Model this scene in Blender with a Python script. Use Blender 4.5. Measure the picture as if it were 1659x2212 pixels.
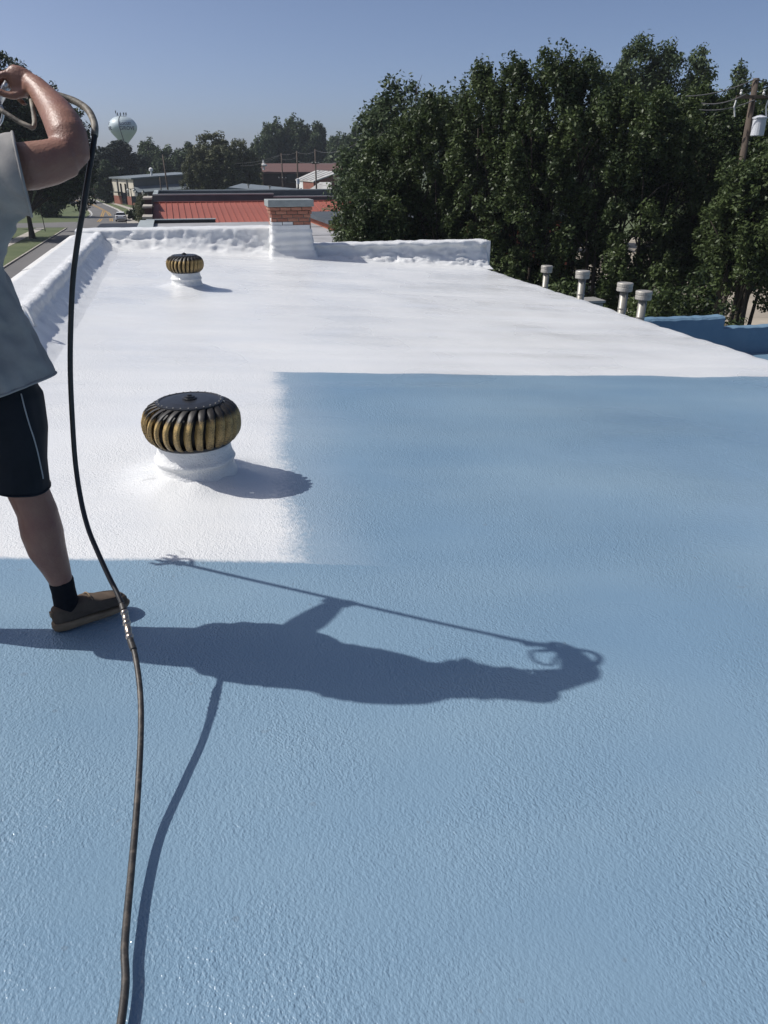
import bpy, bmesh, math, random
import numpy as np
from mathutils import Vector, Matrix, Euler

# ---------------------------------------------------------------- scene, camera, light
for o in list(bpy.data.objects):
    bpy.data.objects.remove(o)
SC = bpy.context.scene
COL = SC.collection
rad = math.radians
CAM_Z = 1.5                       # phone height above the roof
PITCH = rad(24.2)
ROW = rad(14.5)                   # the row of buildings runs 14.5 degrees left of the view
cam_d = bpy.data.cameras.new('camera')
cam_d.sensor_fit = 'VERTICAL'; cam_d.sensor_height = 34.6
cam_d.lens = 34.6 * 1662.0 / 2212.0
cam_d.clip_start = 0.05; cam_d.clip_end = 6000
cam = bpy.data.objects.new('camera', cam_d); COL.objects.link(cam)
cam.location = (0, 0, CAM_Z); cam.rotation_euler = (rad(90) - PITCH, 0, 0)
SC.camera = cam
SC.render.resolution_x = 768; SC.render.resolution_y = 1024

SUN_EL, SUN_AZ = rad(47.5), rad(356)          # direction the light travels (azimuth from +x)
SUN_DIR = Vector((math.cos(SUN_AZ) * math.cos(SUN_EL), math.sin(SUN_AZ) * math.cos(SUN_EL), -math.sin(SUN_EL)))
W = bpy.data.worlds.new('World'); SC.world = W; W.use_nodes = True
wn = W.node_tree.nodes; wl = W.node_tree.links
bg = wn['Background']
sky = wn.new('ShaderNodeTexSky'); sky.sky_type = 'NISHITA'; sky.sun_disc = False
sky.sun_elevation = SUN_EL
to_sun = -SUN_DIR
sky.sun_rotation = math.atan2(to_sun.x, to_sun.y)
sky.altitude = 0; sky.air_density = 0.42; sky.dust_density = 1.9; sky.ozone_density = 2.2
wl.new(sky.outputs[0], bg.inputs[0]); bg.inputs[1].default_value = 0.134
sl = bpy.data.lights.new('sun', 'SUN'); sl.energy = 4.3; sl.angle = rad(0.53); sl.color = (1.0, 0.965, 0.915)
so = bpy.data.objects.new('sun', sl); COL.objects.link(so)
so.rotation_euler = SUN_DIR.to_track_quat('-Z', 'Y').to_euler(); so.location = (-30, 0, 40)
SC.view_settings.view_transform = 'Standard'; SC.view_settings.look = 'None'
SC.view_settings.gamma = 1.0; SC.view_settings.use_curve_mapping = False
SC.view_settings.exposure = 0.0

# ---------------------------------------------------------------- helpers
F_, CX_, CY_ = 1662.0, 829.5, 1106.0
SP, CP = math.sin(PITCH), math.cos(PITCH)
SLOPE = 0.0742                    # the roof falls to the right
GZ = -7.0                         # street level
def ray(px, py):
    x = (px - CX_) / F_; c = (CY_ - py) / F_
    return np.array([x, CP + c * SP, -SP + c * CP])
def at_depth(px, py, t): return np.array([0, 0, CAM_Z]) + ray(px, py) * t
def at_y(px, py, y):
    r = ray(px, py); return np.array([0, 0, CAM_Z]) + r * (y / r[1])
def on_ground(px, py, z=GZ):
    r = ray(px, py); return np.array([0, 0, CAM_Z]) + r * ((z - CAM_Z) / r[2])
UA = np.array([-math.sin(ROW), math.cos(ROW), 0]); VA = np.array([math.cos(ROW), math.sin(ROW), 0])
def B(u, v, z): return UA * u + VA * v + np.array([0, 0, z])

def _hash(ix, iy, iz):
    h = (ix * 374761393 + iy * 668265263 + iz * 1274126177) & 0xffffffff
    h = ((h ^ (h >> 13)) * 1274126177) & 0xffffffff
    return ((h ^ (h >> 16)) & 0xffff) / 32767.5 - 1.0
def vnoise(p):
    p = np.asarray(p, float); i = np.floor(p).astype(np.int64); f = p - i; f = f * f * (3 - 2 * f)
    r = 0
    for dx in (0, 1):
        for dy in (0, 1):
            for dz in (0, 1):
                w = (f[..., 0] if dx else 1 - f[..., 0]) * (f[..., 1] if dy else 1 - f[..., 1]) * (f[..., 2] if dz else 1 - f[..., 2])
                r = r + w * _hash(i[..., 0] + dx, i[..., 1] + dy, i[..., 2] + dz)
    return r
def fbm(p, octv=3):
    r = 0; a = 1.0; p = np.asarray(p, float)
    for k in range(octv):
        r = r + a * vnoise(p + 17.3 * k); p = p * 2.03; a *= 0.5
    return r

def tag(o, label=None, cat=None, group=None, kind=None):
    if label: o['label'] = label
    if cat: o['category'] = cat
    if group: o['group'] = group
    if kind: o['kind'] = kind
    return o
def empty(name, loc=(0, 0, 0), rz=0.0):
    o = bpy.data.objects.new(name, None); COL.objects.link(o)
    o.location = loc; o.rotation_euler = (0, 0, rz); o.empty_display_size = 0.2
    return o
def link_mesh(name, me, m=None, parent=None, smooth=False):
    if m is not None: me.materials.append(m)
    if smooth: me.polygons.foreach_set('use_smooth', [True] * len(me.polygons))
    o = bpy.data.objects.new(name, me); COL.objects.link(o)
    if parent is not None: o.parent = parent
    return o
def mesh_obj(name, verts, faces, m=None, parent=None, smooth=False):
    me = bpy.data.meshes.new(name)
    me.from_pydata([tuple(map(float, v)) for v in verts], [], [tuple(int(i) for i in f) for f in faces]); me.update()
    return link_mesh(name, me, m, parent, smooth)
def copy_tree(o, parent=None):
    c = o.copy(); COL.objects.link(c); c.parent = parent
    for ch in list(o.children): copy_tree(ch, c)
    return c

class MB:
    """collects shapes; build() links them as one mesh object"""
    def __init__(s): s.v = []; s.f = []
    def add(s, v, f):
        n = len(s.v); s.v += [tuple(map(float, q)) for q in v]; s.f += [tuple(i + n for i in q) for q in f]; return s
    def box(s, c, size, rz=0.0, R=None, bev=0.0):
        hx, hy, hz = [q / 2 for q in size]
        pts = [(x, y, z) for z in (-hz, hz) for y in (-hy, hy) for x in (-hx, hx)]
        M = R if R is not None else Matrix.Rotation(rz, 3, 'Z')
        v = [tuple(M @ Vector(p) + Vector(c)) for p in pts]
        return s.add(v, [(0, 2, 3, 1), (4, 5, 7, 6), (0, 1, 5, 4), (2, 6, 7, 3), (0, 4, 6, 2), (1, 3, 7, 5)])
    def hexa(s, b, t):          # bottom quad, top quad (ccw from above)
        return s.add(list(b) + list(t), [(3, 2, 1, 0), (4, 5, 6, 7), (0, 1, 5, 4), (1, 2, 6, 5), (2, 3, 7, 6), (3, 0, 4, 7)])
    def tube(s, path, rr, n=10, cap=True, ell=None):
        P = [Vector(p) for p in path]; m = len(P)
        if not hasattr(rr, '__len__'): rr = [rr] * m
        up = None; rings = []
        for i in range(m):
            d = (P[min(i + 1, m - 1)] - P[max(i - 1, 0)]).normalized()
            if up is None:
                up = Vector((0, 0, 1)) if abs(d.z) < 0.9 else Vector((1, 0, 0))
            a = (up - d * up.dot(d)).normalized(); b = d.cross(a); up = a
            e = ell[i] if ell else (1, 1)
            rings.append([P[i] + a * math.cos(2 * math.pi * k / n) * rr[i] * e[0] + b * math.sin(2 * math.pi * k / n) * rr[i] * e[1] for k in range(n)])
        v = [q for r in rings for q in r]; f = []
        for i in range(m - 1):
            for k in range(n):
                k2 = (k + 1) % n; f.append((i * n + k, i * n + k2, (i + 1) * n + k2, (i + 1) * n + k))
        if cap: f.append(tuple(range(n - 1, -1, -1))); f.append(tuple((m - 1) * n + k for k in range(n)))
        return s.add(v, f)
    def lathe(s, prof, n=24, c=(0, 0, 0), cap=True):
        v = [(c[0] + r * math.cos(2 * math.pi * k / n), c[1] + r * math.sin(2 * math.pi * k / n), c[2] + z) for r, z in prof for k in range(n)]
        f = []
        for i in range(len(prof) - 1):
            for k in range(n):
                k2 = (k + 1) % n; f.append((i * n + k, i * n + k2, (i + 1) * n + k2, (i + 1) * n + k))
        if cap: f.append(tuple(range(n - 1, -1, -1))); f.append(tuple((len(prof) - 1) * n + k for k in range(n)))
        return s.add(v, f)
    def loft(s, secs, n=20):    # secs: (centre, half axis a, half axis b)
        v = []; f = []
        for c, a, b in secs:
            c, a, b = Vector(c), Vector(a), Vector(b)
            v += [c + a * math.cos(2 * math.pi * k / n) + b * math.sin(2 * math.pi * k / n) for k in range(n)]
        for i in range(len(secs) - 1):
            for k in range(n):
                k2 = (k + 1) % n; f.append((i * n + k, i * n + k2, (i + 1) * n + k2, (i + 1) * n + k))
        f.append(tuple(range(n - 1, -1, -1))); f.append(tuple((len(secs) - 1) * n + k for k in range(n)))
        return s.add(v, f)
    def grid(s, pts, nu, nv, wrap=False):
        f = []
        for i in range(nu - 1):
            for j in range(nv - 1):
                f.append((i * nv + j, (i + 1) * nv + j, (i + 1) * nv + j + 1, i * nv + j + 1))
        return s.add(pts, f)
    def build(s, name, m=None, parent=None, smooth=False):
        return mesh_obj(name, s.v, s.f, m, parent, smooth)
def fix_normals(o):
    bm = bmesh.new(); bm.from_mesh(o.data); bmesh.ops.recalc_face_normals(bm, faces=bm.faces[:]); bm.to_mesh(o.data); bm.free(); return o
def bevel(o, w, seg=2):
    md = o.modifiers.new('bevel', 'BEVEL'); md.width = w; md.segments = seg; md.limit_method = 'ANGLE'; return o
def bake(o):
    dg = bpy.context.evaluated_depsgraph_get(); dg.update()
    me = bpy.data.meshes.new_from_object(o.evaluated_get(dg)); o.modifiers.clear(); old = o.data; o.data = me
    bpy.data.meshes.remove(old); return o
def spline(P, n=8):
    P = [np.asarray(p, float) for p in P]; Q = [2 * P[0] - P[1]] + P + [2 * P[-1] - P[-2]]; out = []
    for i in range(1, len(Q) - 2):
        for k in range(n):
            t = k / n; a, b, c, d = Q[i - 1], Q[i], Q[i + 1], Q[i + 2]
            out.append(0.5 * (2 * b + (c - a) * t + (2 * a - 5 * b + 4 * c - d) * t * t + (3 * b - a - 3 * c + d) * t ** 3))
    out.append(P[-1]); return out

# ---------------------------------------------------------------- materials
def mat(name, base, rough=0.7, var=0.0, scale=3.0, base2=None, metal=0.0, bump=0.0, bscale=30.0, spec=0.5, detail=4.0, contrast=(0.35, 0.65), stretch=None, bdist=0.02):
    m = bpy.data.materials.new(name); m.use_nodes = True
    nt = m.node_tree; N = nt.nodes; L = nt.links; p = N['Principled BSDF']
    p.inputs['Roughness'].default_value = rough; p.inputs['Metallic'].default_value = metal
    p.inputs['Specular IOR Level'].default_value = spec
    b2 = base2 if base2 else tuple(c * (1 - var) for c in base)
    tc = N.new('ShaderNodeTexCoord'); vec = tc.outputs['Object']
    if stretch:
        mp = N.new('ShaderNodeMapping'); mp.inputs['Scale'].default_value = stretch; L.new(vec, mp.inputs[0]); vec = mp.outputs[0]
    if var or base2:
        nz = N.new('ShaderNodeTexNoise'); nz.inputs['Scale'].default_value = scale; nz.inputs['Detail'].default_value = detail
        nz.inputs['Roughness'].default_value = 0.6; L.new(vec, nz.inputs['Vector'])
        cr = N.new('ShaderNodeValToRGB'); cr.color_ramp.elements[0].position = contrast[0]; cr.color_ramp.elements[1].position = contrast[1]
        cr.color_ramp.elements[0].color = (*base, 1); cr.color_ramp.elements[1].color = (*b2, 1)
        L.new(nz.outputs['Fac'], cr.inputs[0]); L.new(cr.outputs[0], p.inputs['Base Color'])
    else:
        p.inputs['Base Color'].default_value = (*base, 1)
    if bump:
        bz = N.new('ShaderNodeTexNoise'); bz.inputs['Scale'].default_value = bscale; bz.inputs['Detail'].default_value = 3.0
        L.new(vec, bz.inputs['Vector'])
        bn = N.new('ShaderNodeBump'); bn.inputs['Strength'].default_value = bump; bn.inputs['Distance'].default_value = bdist
        L.new(bz.outputs['Fac'], bn.inputs['Height']); L.new(bn.outputs[0], p.inputs['Normal'])
    return m
def leaf_mat(name, c1, c2, rough=0.5, trans=0.25, spec=0.35):
    m = bpy.data.materials.new(name); m.use_nodes = True
    nt = m.node_tree; N = nt.nodes; L = nt.links; p = N['Principled BSDF']
    at = N.new('ShaderNodeAttribute'); at.attribute_name = 'tint'
    cr = N.new('ShaderNodeValToRGB'); cr.color_ramp.elements[0].color = (*c1, 1); cr.color_ramp.elements[1].color = (*c2, 1)
    cr.color_ramp.elements[1].position = 0.92
    if name.startswith('glossy'):
        k = cr.color_ramp.elements.new(1.0); k.color = (0.105, 0.060, 0.030, 1)
    L.new(at.outputs['Fac'], cr.inputs[0]); L.new(cr.outputs[0], p.inputs['Base Color'])
    p.inputs['Roughness'].default_value = rough; p.inputs['Specular IOR Level'].default_value = spec
    tr = N.new('ShaderNodeBsdfTranslucent'); L.new(cr.outputs[0], tr.inputs[0])
    mx = N.new('ShaderNodeMixShader'); mx.inputs[0].default_value = trans
    L.new(p.outputs[0], mx.inputs[1]); L.new(tr.outputs[0], mx.inputs[2]); L.new(mx.outputs[0], N['Material Output'].inputs[0])
    return m

WHITE = (0.735, 0.745, 0.74); BLUE = (0.182, 0.286, 0.384)
def coating_mat(name, painted=True):
    """elastomeric roof coating: white top coat over the blue base coat, orange-peel surface"""
    m = bpy.data.materials.new(name); m.use_nodes = True
    nt = m.node_tree; N = nt.nodes; L = nt.links; p = N['Principled BSDF']
    tc = N.new('ShaderNodeTexCoord'); sep = N.new('ShaderNodeSeparateXYZ'); L.new(tc.outputs['Object'], sep.inputs[0])
    def M(op, a, b=None, c=None, clamp=False):
        n = N.new('ShaderNodeMath'); n.operation = op; n.use_clamp = clamp
        for i, q in enumerate((a, b, c)):
            if q is None: continue
            if isinstance(q, (int, float)): n.inputs[i].default_value = q
            else: L.new(q, n.inputs[i])
        return n.outputs[0]
    def noise(scale, detail=2.0, vec=None, rough=0.5):
        n = N.new('ShaderNodeTexNoise'); n.inputs['Scale'].default_value = scale; n.inputs['Detail'].default_value = detail
        n.inputs['Roughness'].default_value = rough
        L.new(vec if vec else tc.outputs['Object'], n.inputs['Vector']); return n.outputs['Fac']
    def step(x, lo, hi):
        n = N.new('ShaderNodeMapRange'); n.interpolation_type = 'SMOOTHSTEP'
        n.inputs['From Min'].default_value = lo; n.inputs['From Max'].default_value = hi; L.new(x, n.inputs['Value']); return n.outputs[0]
    if painted:
        x, y = sep.outputs[0], sep.outputs[1]
        wob = M('SUBTRACT', noise(1.3, 2.0), 0.5)
        fine = M('SUBTRACT', noise(40.0, 2.0), 0.5)
        mp = N.new('ShaderNodeMapping'); mp.inputs['Scale'].default_value = (0.4, 2.6, 1); L.new(tc.outputs['Object'], mp.inputs[0])
        band = M('SUBTRACT', noise(1.0, 3.0, mp.outputs[0]), 0.5)
        # left limit of the blue: v = 0.02 + 0.11 u
        dl = M('SUBTRACT', M('SUBTRACT', x, M('MULTIPLY', y, 0.105)), 0.045)
        dl = M('ADD', dl, M('ADD', M('MULTIPLY', band, 0.17), M('ADD', M('MULTIPLY', wob, 0.22), M('MULTIPLY', fine, 0.15))))
        soft = M('ADD', M('MULTIPLY', step(dl, -0.09, 0.10), 0.84), M('MULTIPLY', step(dl, -0.05, 0.5), 0.16))
        df = M('SUBTRACT', 6.33, M('ADD', y, M('ADD', M('MULTIPLY', wob, 0.16), M('MULTIPLY', fine, 0.03))))
        b1 = M('MULTIPLY', soft, step(df, -0.015, 0.02))
        db = M('SUBTRACT', M('SUBTRACT', 2.935, M('MULTIPLY', x, 0.14)), M('ADD', y, M('ADD', M('MULTIPLY', wob, 0.06), M('MULTIPLY', fine, 0.03))))
        b2 = step(db, -0.015, 0.03)
        fac = M('MAXIMUM', b1, b2)
        mp3 = N.new('ShaderNodeMapping'); mp3.inputs['Rotation'].default_value = (0, 0, 0.35); mp3.inputs['Scale'].default_value = (0.35, 1.5, 1); L.new(tc.outputs['Object'], mp3.inputs[0])
        big = M('ADD', M('MULTIPLY', noise(0.6, 3.0), 0.55), M('MULTIPLY', noise(1.0, 3.0, mp3.outputs[0]), 0.45)); tone = N.new('ShaderNodeMapRange'); L.new(big, tone.inputs['Value'])
        tone.inputs['From Min'].default_value = 0.38; tone.inputs['From Max'].default_value = 0.62
        tone.inputs['To Min'].default_value = 0.0; tone.inputs['To Max'].default_value = 1.0
        bl = N.new('ShaderNodeMix'); bl.data_type = 'RGBA'; L.new(tone.outputs[0], bl.inputs['Factor'])
        bl.inputs['A'].default_value = (BLUE[0] * 0.93, BLUE[1] * 0.95, BLUE[2] * 0.97, 1); bl.inputs['B'].default_value = (BLUE[0] * 1.2, BLUE[1] * 1.13, BLUE[2] * 1.07, 1)
        mp2 = N.new('ShaderNodeMapping'); mp2.inputs['Scale'].default_value = (0.35, 3.2, 1); L.new(tc.outputs['Object'], mp2.inputs[0])
        st = step(noise(1.0, 3.0, mp2.outputs[0]), 0.35, 0.7)
        wh = N.new('ShaderNodeMix'); wh.data_type = 'RGBA'; L.new(st, wh.inputs['Factor'])
        wh.inputs['A'].default_value = (*WHITE, 1); wh.inputs['B'].default_value = (0.70, 0.715, 0.718, 1)
        mx = N.new('ShaderNodeMix'); mx.data_type = 'RGBA'; L.new(fac, mx.inputs['Factor'])
        L.new(wh.outputs['Result'], mx.inputs['A']); L.new(bl.outputs['Result'], mx.inputs['B'])
        # bits of grit on the coating
        grit = step(noise(26.0, 0.0), 0.845, 0.86)
        gm = N.new('ShaderNodeMix'); gm.data_type = 'RGBA'; L.new(M('MULTIPLY', grit, 0.22), gm.inputs['Factor'])
        L.new(mx.outputs['Result'], gm.inputs['A']); gm.inputs['B'].default_value = (0.14, 0.15, 0.16, 1)
        L.new(gm.outputs['Result'], p.inputs['Base Color'])
        rg = N.new('ShaderNodeMapRange'); L.new(noise(0.8, 2.0), rg.inputs['Value'])
        rg.inputs['From Min'].default_value = 0.3; rg.inputs['From Max'].default_value = 0.7; rg.inputs['To Min'].default_value = 0.18; rg.inputs['To Max'].default_value = 0.46
        L.new(rg.outputs[0], p.inputs['Roughness'])
    else:
        nz = noise(5.0, 4.0); wh = N.new('ShaderNodeMix'); wh.data_type = 'RGBA'; L.new(step(nz, 0.4, 0.75), wh.inputs['Factor'])
        wh.inputs['A'].default_value = (*WHITE, 1); wh.inputs['B'].default_value = (0.66, 0.665, 0.66, 1)
        L.new(wh.outputs['Result'], p.inputs['Base Color']); p.inputs['Roughness'].default_value = 0.42
    p.inputs['Specular IOR Level'].default_value = 0.35; p.inputs['Coat Weight'].default_value = 0.22; p.inputs['Coat Roughness'].default_value = 0.1
    mpb = N.new('ShaderNodeMapping'); mpb.inputs['Rotation'].default_value = (0, 0, 0.5); mpb.inputs['Scale'].default_value = (1.0, 0.72, 1.0)
    L.new(tc.outputs['Object'], mpb.inputs[0])
    h = M('ADD', M('MULTIPLY', noise(150.0, 1.0, mpb.outputs[0]), 0.85), M('MULTIPLY', noise(58.0, 2.0, mpb.outputs[0]), 0.75))
    patch = N.new('ShaderNodeMapRange'); L.new(noise(1.6, 3.0), patch.inputs['Value'])
    patch.inputs['From Min'].default_value = 0.3; patch.inputs['From Max'].default_value = 0.75
    patch.inputs['To Min'].default_value = 0.3; patch.inputs['To Max'].default_value = 1.25
    h = M('MULTIPLY', h, patch.outputs[0])
    bn = N.new('ShaderNodeBump'); bn.inputs['Strength'].default_value = 1.0; bn.inputs['Distance'].default_value = 0.005
    L.new(h, bn.inputs['Height']); L.new(bn.outputs[0], p.inputs['Normal']); L.new(bn.outputs[0], p.inputs['Coat Normal'])
    return m

M_ROOF = coating_mat('roof coating'); M_COAT = coating_mat('white coating', False)
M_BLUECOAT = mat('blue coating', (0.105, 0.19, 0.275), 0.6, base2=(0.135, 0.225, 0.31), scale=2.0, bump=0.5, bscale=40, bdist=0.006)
M_COPING = mat('painted metal coping', (0.62, 0.60, 0.56), 0.5, base2=(0.74, 0.74, 0.72), scale=1.2, stretch=(1, 0.3, 1), bump=0.2, bscale=12)
M_BRICK = [mat('brick %d' % i, c, 0.85, base2=tuple(q * 0.75 for q in c), scale=25, bump=0.5, bscale=60, bdist=0.004) for i, c in enumerate([(0.36, 0.155, 0.105), (0.40, 0.185, 0.125), (0.31, 0.13, 0.09)])]
M_WALLBRICK = mat('far brick', (0.27, 0.105, 0.07), 0.9, base2=(0.19, 0.075, 0.055), scale=2.5)
M_MORTAR = mat('mortar', (0.16, 0.14, 0.125), 0.95, var=0.3, scale=30)
M_STONE = mat('grey stone cap', (0.27, 0.30, 0.30), 0.8, var=0.2, scale=8, bump=0.3, bscale=40, bdist=0.005)
M_RED = mat('red metal roof', (0.315, 0.102, 0.075), 0.65, base2=(0.275, 0.090, 0.068), scale=0.8, stretch=(1, 0.25, 1), spec=0.2)
M_DGREY = mat('dark grey parapet', (0.060, 0.075, 0.092), 0.8, var=0.3, scale=0.7)
M_LGREY = mat('light grey membrane', (0.34, 0.34, 0.35), 0.8, var=0.25, scale=0.5)
M_EDGE = mat('pale metal edge', (0.36, 0.40, 0.40), 0.55, var=0.15, scale=1)
M_BLACK = mat('black paint and shade', (0.014, 0.015, 0.017), 0.5, var=0.3, scale=5)
M_BROWN = mat('rusty brown roof', (0.125, 0.062, 0.052), 0.8, var=0.25, scale=0.5, stretch=(0.3, 2, 1))
M_DBROWN = mat('dark brown wall', (0.058, 0.034, 0.033), 0.9, var=0.3, scale=0.4)
M_BEIGE = mat('beige stucco', (0.56, 0.52, 0.43), 0.85, var=0.12, scale=0.6)
M_GWALL = mat('grey siding', (0.17, 0.17, 0.165), 0.8, var=0.2, scale=0.3)
M_GROOF = mat('grey metal roof', (0.19, 0.22, 0.235), 0.5, var=0.2, scale=0.4)
M_WHITEP = mat('white paint', (0.72, 0.72, 0.70), 0.6, var=0.12, scale=2)
M_TIN = mat('weathered tin roof', (0.52, 0.52, 0.49), 0.55, base2=(0.30, 0.28, 0.26), scale=0.6, stretch=(1, 0.3, 1), contrast=(0.45, 0.8))
M_ASPH = mat('asphalt', (0.155, 0.150, 0.145), 0.9, base2=(0.115, 0.112, 0.11), scale=0.12, stretch=(1, 0.3, 1), bump=0.3, bscale=60)
M_CONC = mat('concrete', (0.42, 0.39, 0.34), 0.9, var=0.25, scale=0.7)
M_SAND = mat('pale gravel lot', (0.40, 0.35, 0.28), 0.95, var=0.35, scale=0.4)
M_YEL = mat('yellow road paint', (0.50, 0.29, 0.06), 0.8, var=0.3, scale=3)
M_WLINE = mat('white road paint', (0.62, 0.62, 0.60), 0.8, var=0.25, scale=2)
M_GRASS = mat('grass', (0.062, 0.088, 0.030), 0.95, base2=(0.095, 0.115, 0.046), scale=0.22, detail=8, bump=0.6, bscale=14)
M_BARK = mat('bark', (0.062, 0.048, 0.037), 0.95, var=0.4, scale=6, stretch=(1, 1, 0.25), bump=0.8, bscale=9)
M_POLE = mat('weathered wood pole', (0.105, 0.080, 0.062), 0.9, var=0.35, scale=4, stretch=(3, 3, 0.3))
M_WIRE = mat('cable', (0.10, 0.10, 0.105), 0.6)
M_TANK = mat('tank paint', (0.50, 0.59, 0.62), 0.45, var=0.10, scale=0.15)
M_NAVY = mat('navy lettering', (0.02, 0.035, 0.08), 0.7)
M_GALV = mat('galvanised vent pipe', (0.33, 0.32, 0.285), 0.45, metal=0.3, var=0.22, scale=9, stretch=(1, 1, 0.4))
M_GALVCAP = mat('galvanised cap', (0.43, 0.41, 0.365), 0.4, metal=0.3, var=0.2, scale=12)
M_HOSE = mat('black rubber hose', (0.018, 0.018, 0.020), 0.45, var=0.4, scale=40)
M_HOSED = mat('paint-smeared hose', (0.030, 0.028, 0.026), 0.5, base2=(0.13, 0.108, 0.085), scale=40, contrast=(0.48, 0.8), bump=0.3, bscale=120, bdist=0.002)
M_SHEATH = mat('worn hose sheath', (0.09, 0.082, 0.07), 0.6, base2=(0.31, 0.275, 0.22), scale=35, contrast=(0.4, 0.65), bump=0.4, bscale=150, bdist=0.002)
M_STEEL = mat('steel fitting', (0.48, 0.42, 0.36), 0.28, metal=0.9, var=0.4, scale=60)
M_ALU = mat('aluminium wand', (0.62, 0.64, 0.66), 0.3, metal=0.7, var=0.2, scale=40)
M_SKIN = mat('skin', (0.285, 0.148, 0.102), 0.47, base2=(0.215, 0.095, 0.072), scale=14, bump=0.55, bscale=130, bdist=0.003, spec=0.5, contrast=(0.35, 0.75))
M_SKIN.node_tree.nodes['Principled BSDF'].inputs['Subsurface Weight'].default_value = 0.12
M_SKIN.node_tree.nodes['Principled BSDF'].inputs['Subsurface Radius'].default_value = (0.012, 0.005, 0.003)
M_SHIRT = mat('grey jersey', (0.335, 0.325, 0.312), 0.95, base2=(0.26, 0.255, 0.25), scale=11, bump=0.25, bscale=260, bdist=0.002, spec=0.2)
M_SHORTS = mat('black shorts', (0.012, 0.015, 0.021), 0.8, var=0.3, scale=8, bump=0.2, bscale=300, bdist=0.001, spec=0.3)
M_PIPING = mat('pale piping', (0.36, 0.37, 0.38), 0.8)
M_SOCK = mat('black sock', (0.012, 0.013, 0.017), 0.95, var=0.3, scale=40, bump=0.4, bscale=300, bdist=0.001, spec=0.2)
M_SHOE = mat('brown suede', (0.130, 0.098, 0.072), 0.9, base2=(0.085, 0.063, 0.048), scale=18, bump=0.4, bscale=200, bdist=0.0015, spec=0.25)
M_SOLE = mat('tan rubber sole', (0.29, 0.205, 0.125), 0.75, var=0.3, scale=25, stretch=(1, 1, 3))
M_HAIR = mat('brown hair', (0.045, 0.028, 0.017), 0.7, var=0.4, scale=40)
M_EYE = mat('eye', (0.6, 0.58, 0.55), 0.3)
M_GLASS = mat('dark glass', (0.012, 0.015, 0.02), 0.12)
M_CARW = mat('white car paint', (0.74, 0.75, 0.76), 0.3)
M_TYRE = mat('tyre', (0.018, 0.018, 0.018), 0.9)
M_TAIL = mat('tail lamp', (0.07, 0.012, 0.012), 0.25)
M_LANT = mat('frosted lantern glass', (0.62, 0.62, 0.58), 0.3)
M_LAMPG = mat('dark green lamp iron', (0.020, 0.032, 0.028), 0.5)
L_NEAR = leaf_mat('glossy dark leaves', (0.018, 0.034, 0.013), (0.098, 0.134, 0.045), 0.48, 0.22, 0.3)
L_OAK = leaf_mat('oak leaves', (0.018, 0.032, 0.014), (0.050, 0.075, 0.028), 0.5, 0.18, 0.35)
L_FAR = leaf_mat('far leaves', (0.034, 0.058, 0.028), (0.082, 0.115, 0.050), 0.6, 0.2, 0.25)
L_OLIVE = leaf_mat('olive leaves', (0.058, 0.070, 0.036), (0.110, 0.120, 0.062), 0.6, 0.2, 0.25)
L_DARK = leaf_mat('dark conifer needles', (0.014, 0.026, 0.020), (0.034, 0.050, 0.034), 0.6, 0.1, 0.25)
L_REDL = leaf_mat('purple leaves', (0.045, 0.016, 0.016), (0.085, 0.030, 0.026), 0.6, 0.2, 0.25)
def turbine_mat():
    m = bpy.data.materials.new('bronze painted vane'); m.use_nodes = True
    N = m.node_tree.nodes; L = m.node_tree.links; p = N['Principled BSDF']
    tc = N.new('ShaderNodeTexCoord'); nz = N.new('ShaderNodeTexNoise'); nz.inputs['Scale'].default_value = 210; nz.inputs['Detail'].default_value = 3
    L.new(tc.outputs['Object'], nz.inputs['Vector'])
    n2 = N.new('ShaderNodeTexNoise'); n2.inputs['Scale'].default_value = 7; L.new(tc.outputs['Object'], n2.inputs['Vector'])
    ad = N.new('ShaderNodeMath'); ad.operation = 'ADD'; L.new(nz.outputs['Fac'], ad.inputs[0]); L.new(n2.outputs['Fac'], ad.inputs[1])
    cr = N.new('ShaderNodeValToRGB'); e = cr.color_ramp.elements
    e[0].position = 0.44; e[0].color = (0.022, 0.020, 0.018, 1); e[1].position = 0.70; e[1].color = (0.50, 0.345, 0.13, 1)
    sp = N.new('ShaderNodeSeparateXYZ'); L.new(tc.outputs['Object'], sp.inputs[0])
    mr = N.new('ShaderNodeMapRange'); mr.inputs['From Min'].default_value = 0.418; mr.inputs['From Max'].default_value = 0.35
    mr.inputs['To Min'].default_value = 0.05; mr.inputs['To Max'].default_value = 0.62; L.new(sp.outputs[2], mr.inputs['Value'])
    mm = N.new('ShaderNodeMath'); mm.operation = 'MULTIPLY'; L.new(ad.outputs[0], mm.inputs[0]); L.new(mr.outputs[0], mm.inputs[1])
    L.new(mm.outputs[0], cr.inputs[0]); L.new(cr.outputs[0], p.inputs['Base Color'])
    p.inputs['Roughness'].default_value = 0.5; p.inputs['Metallic'].default_value = 0.1
    return m
M_VANE = turbine_mat()
M_VTOP = mat('black vent top', (0.030, 0.032, 0.037), 0.38, metal=0.3, var=0.3, scale=25)

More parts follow.
